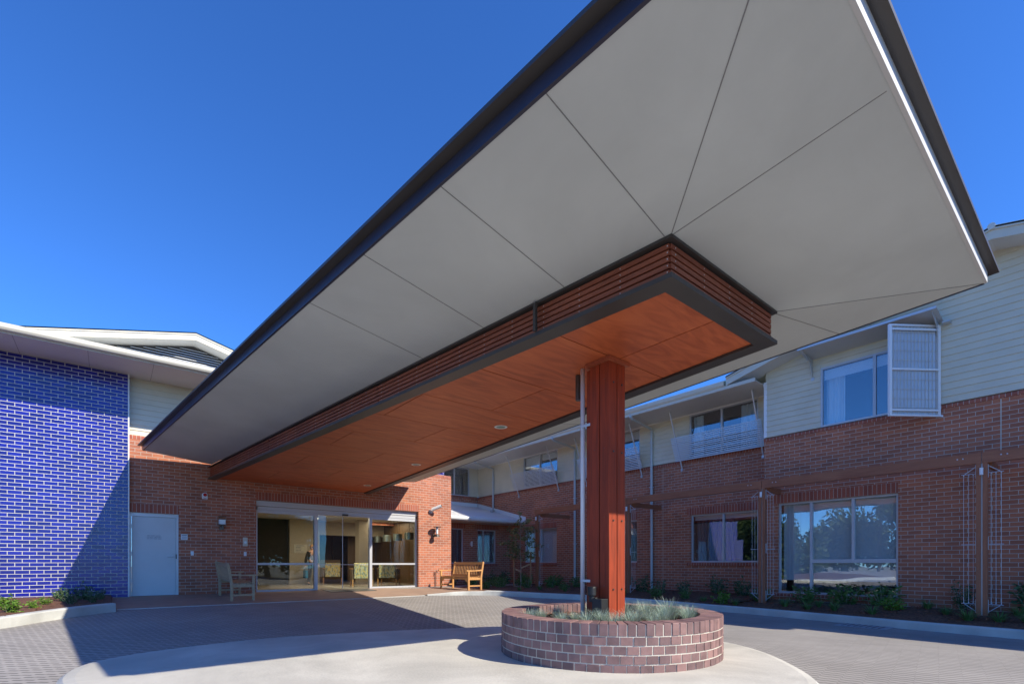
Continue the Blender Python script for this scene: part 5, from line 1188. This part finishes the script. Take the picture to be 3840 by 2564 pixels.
def skin(name, nodes, edges, radii, mat, parent, root=0, sub=2, label=None):
    me = bpy.data.meshes.new(name); me.from_pydata([tuple(n) for n in nodes], edges, []); o = bpy.data.objects.new(name, me); COL.objects.link(o); o.parent = parent
    sk = o.modifiers.new('skin', 'SKIN'); sk.use_smooth_shade = True
    sv = me.skin_vertices[0].data if me.skin_vertices else None
    if sv is None:
        bpy.context.view_layer.objects.active = o; sv = me.skin_vertices[0].data
    for i, r in enumerate(radii): sv[i].radius = (r, r) if not isinstance(r, tuple) else r; sv[i].use_root = (i == root)
    s = o.modifiers.new('sub', 'SUBSURF'); s.levels = sub; s.render_levels = sub
    me.materials.append(M[mat])
    if label: o['label'] = label
    return o
def person(loc, rot):
    t = thing('person', 'woman in sunglasses, dark cardigan and patterned top walking behind the left glass pane', 'person', (0, 0, 0))
    # faces -y, height 1.56. index: body
    V = [(0, 0, .88), (0, 0, 1.02), (0, -.01, 1.18), (0, .0, 1.30), (0, .0, 1.35), (0, -.02, 1.43), (0, -.025, 1.50),
         (.085, 0, .82), (.10, -.05, .45), (.10, .02, .09), (.10, -.12, .035),
         (-.085, 0, .82), (-.09, .04, .45), (-.10, .14, .10), (-.10, .02, .035),
         (.165, .0, 1.265), (.215, .03, 1.02), (.20, -.10, .83), (.19, -.135, .77),
         (-.165, .0, 1.265), (-.235, .03, 1.00), (-.275, .01, .78), (-.28, .0, .71)]
    Ed = [(0, 1), (1, 2), (2, 3), (3, 4), (4, 5), (5, 6), (0, 7), (7, 8), (8, 9), (9, 10), (0, 11), (11, 12), (12, 13), (13, 14), (3, 15), (15, 16), (16, 17), (17, 18), (3, 19), (19, 20), (20, 21), (21, 22)]
    Rd = [(.15, .11), (.135, .10), (.14, .11), (.11, .085), .048, (.075, .088), (.068, .08), .085, .055, .037, (.035, .03), .085, .055, .037, (.035, .03), .052, .040, .028, (.036, .02), .052, .040, .028, (.036, .02)]
    for s, base, wrist in ((1, Vector((.19, -.135, .77)), 18), (-1, Vector((-.28, 0, .71)), 22)):
        for k in range(5):
            f0 = len(V); off = Vector(((k - 2) * .014, -.01 + (.02 if k == 0 else 0), -.03)); a = base + off; b = a + Vector(((k - 2) * .004 - (0 if k else .025 * s), -.012, -.03)); c = b + Vector((0, -.018, -.012))
            V += [tuple(a), tuple(b), tuple(c)]; Ed += [(wrist, f0), (f0, f0 + 1), (f0 + 1, f0 + 2)]; Rd += [.009, .008, .007]
    skin('body', V, Ed, Rd, 'skin', t)
    tv = [0, 7, 8, 9, 11, 12, 13]; mp = {v: i for i, v in enumerate(tv)}
    skin('trousers', [V[i] for i in tv], [(mp[a], mp[b]) for a, b in Ed if a in mp and b in mp], [(.165, .125), .10, .078, .062, .10, .078, .062], 'trouser', t)
    cv = [1, 2, 3, 15, 16, 17, 19, 20, 21]; mp = {v: i for i, v in enumerate(cv)}
    cvn = [Vector(V[i]) for i in cv]; cvn[0] = Vector((0, .02, .90)); cvn[1] = Vector((0, .025, 1.12)); cvn[2] = Vector((0, .02, 1.275))
    skin('cardigan', cvn, [(mp[a], mp[b]) for a, b in Ed if a in mp and b in mp], [(.19, .115), (.175, .11), (.13, .08), .072, .056, .046, .072, .056, .046], 'cardi', t)
    skin('top', [(0, -.035, .93), (0, -.05, 1.12), (0, -.035, 1.24)], [(0, 1), (1, 2)], [(.125, .105), (.11, .10), (.075, .07)], 'top', t)
    q = MB(); q.ball((0, .012, 1.485), .098, 14, 10, (.92, 1, 1.05)); hr = q.build('hair', 'hair', t, smooth=True)
    q = MB(); q.ball((0, -.032, 1.462), .075, 14, 10, (.88, .9, 1.18)); q.build('head', 'skin', t, smooth=True)
    q = MB(); q.tube([(0, -.100, 1.475), (0, -.118, 1.445), (0, -.102, 1.437)], .010, 6); q.build('nose', 'skin', t, smooth=True)
    q = MB(); q.box(-.022, .022, -.098, -.094, 1.412, 1.420); q.build('mouth', 'redpaint', t)
    for s in (-1, 1): MB().ball((s * .07, -.02, 1.455), .016, 8, 6, (.5, .8, 1.3)).build('ear', 'skin', t, smooth=True)
    q = MB()
    for s in (-1, 1): q.ball((s * .031, -.100, 1.475), .025, 10, 7, (1.05, .35, .8)); q.tube([(s * .055, -.095, 1.48), (s * .072, -.01, 1.475)], .004, 5)
    q.tube([(-.01, -.106, 1.48), (.01, -.106, 1.48)], .004, 5); q.build('sunglasses', 'black', t, smooth=True)
    for s, yy in ((1, -.03), (-1, .11)): MB().ball((s * .10, yy - .03, .035), .05, 10, 7, (.8, 2.3, .7)).build('shoe', 'black', t, smooth=True)
    t.location = loc; t.rotation_euler = (0, 0, rot); return t
person((6.12, 19.9, .008), R(8))
bx_, by_ = 5.845, 19.83
t = thing('shopping_bag', 'bright blue shopping bag hanging from the hand of the woman', 'bag', (bx_, by_, .30))
MB().extr([(bx_ - .05, by_ - .15, .28), (bx_ + .05, by_ - .15, .28), (bx_ + .05, by_ + .15, .28), (bx_ - .05, by_ + .15, .28)], (0, 0, .30)).build('bag_body', 'bag', t, bevel=.01)
q = MB()
for s in (-.04, .04): q.tube([(bx_ + s, by_ - .07, .57), (bx_ + s * .4, by_ - .02, .68), (bx_ + .0, by_, .70), (bx_ + s * .4, by_ + .02, .68), (bx_ + s, by_ + .07, .57)], .006, 6)
q.build('bag_handle', 'bag', t)

# ================================================================== STREET SIDE (seen mirrored in the windows)
def bigtree(name, x, y, h, r, seed, label, n=8000, ll=.6):
    rn = random.Random(seed); t = thing(name, label, 'tree', (x, y, -.75), 'street trees mirrored in the windows'); q = MB()
    q.tube([(x, y, -.8), (x + .1, y, h * .35), (x, y + .1, h * .7)], h * .035, 8, h * .012)
    cl = []
    for k in range(16):
        a = rn.uniform(0, 6.283); rr = r * math.sqrt(rn.random()) * .8; z = h * rn.uniform(.12, .9); cl.append((Vector((x + math.cos(a) * rr, y + math.sin(a) * rr, z)), r * rn.uniform(.28, .5)))
        q.tube([(x, y, h * .3), tuple(cl[-1][0])], h * .012, 5, .03)
    q.build('trunk', 'bark2', t, recalc=False); lv = MB()
    for k in range(n):
        c, cr = cl[k % len(cl)]; d = Vector((rn.gauss(0, 1), rn.gauss(0, 1), rn.gauss(0, .75))).normalized() * cr * rn.random() ** .4; leafquad(lv, c + d, Vector((rn.uniform(-1, 1), rn.uniform(-1, 1), rn.uniform(-1, 1))), ll * rn.uniform(.6, 1.3), ll * .6, rn)
    lv.build('crown', 'farleaf', t, recalc=False)
bigtree('broad_tree', -46, 12, 9.5, 6.5, 1, 'broad spreading dark tree across the street, nearest the camera side')
bigtree('broad_tree', -52, 24, 8.0, 6, 2, 'second broad tree across the street behind the left building line')
bigtree('broad_tree', -48, 36, 8.0, 6, 3, 'rounded street tree beyond the second broad tree')
bigtree('broad_tree', -50, 2, 6.5, 5, 4, 'lower street tree left of the spreading one')
bigtree('broad_tree', -44, 27, 5, 5.5, 8, 'low rounded street tree in front of the second broad tree')
bigtree('broad_tree', -43, 7, 5, 5, 9, 'low rounded street tree in front of the spreading dark tree')
bigtree('broad_tree', 26, -22, 9, 6, 5, 'tall leafy tree behind the camera mirrored in the entrance glass')
bigtree('broad_tree', 14, -30, 6.5, 5, 6, 'lower leafy tree behind the camera on the street edge')
t = thing('power_pole', 'dark timber power pole with a crossarm across the street', 'pole', (-44, 18, -.75)); MB().tube([(-44, 18, -.8), (-44, 18, 9)], .15, 8, .11).build('pole', 'pole', t); MB().box(-44.06, -43.94, 16.9, 19.1, 8.2, 8.35).build('crossarm', 'pole', t)
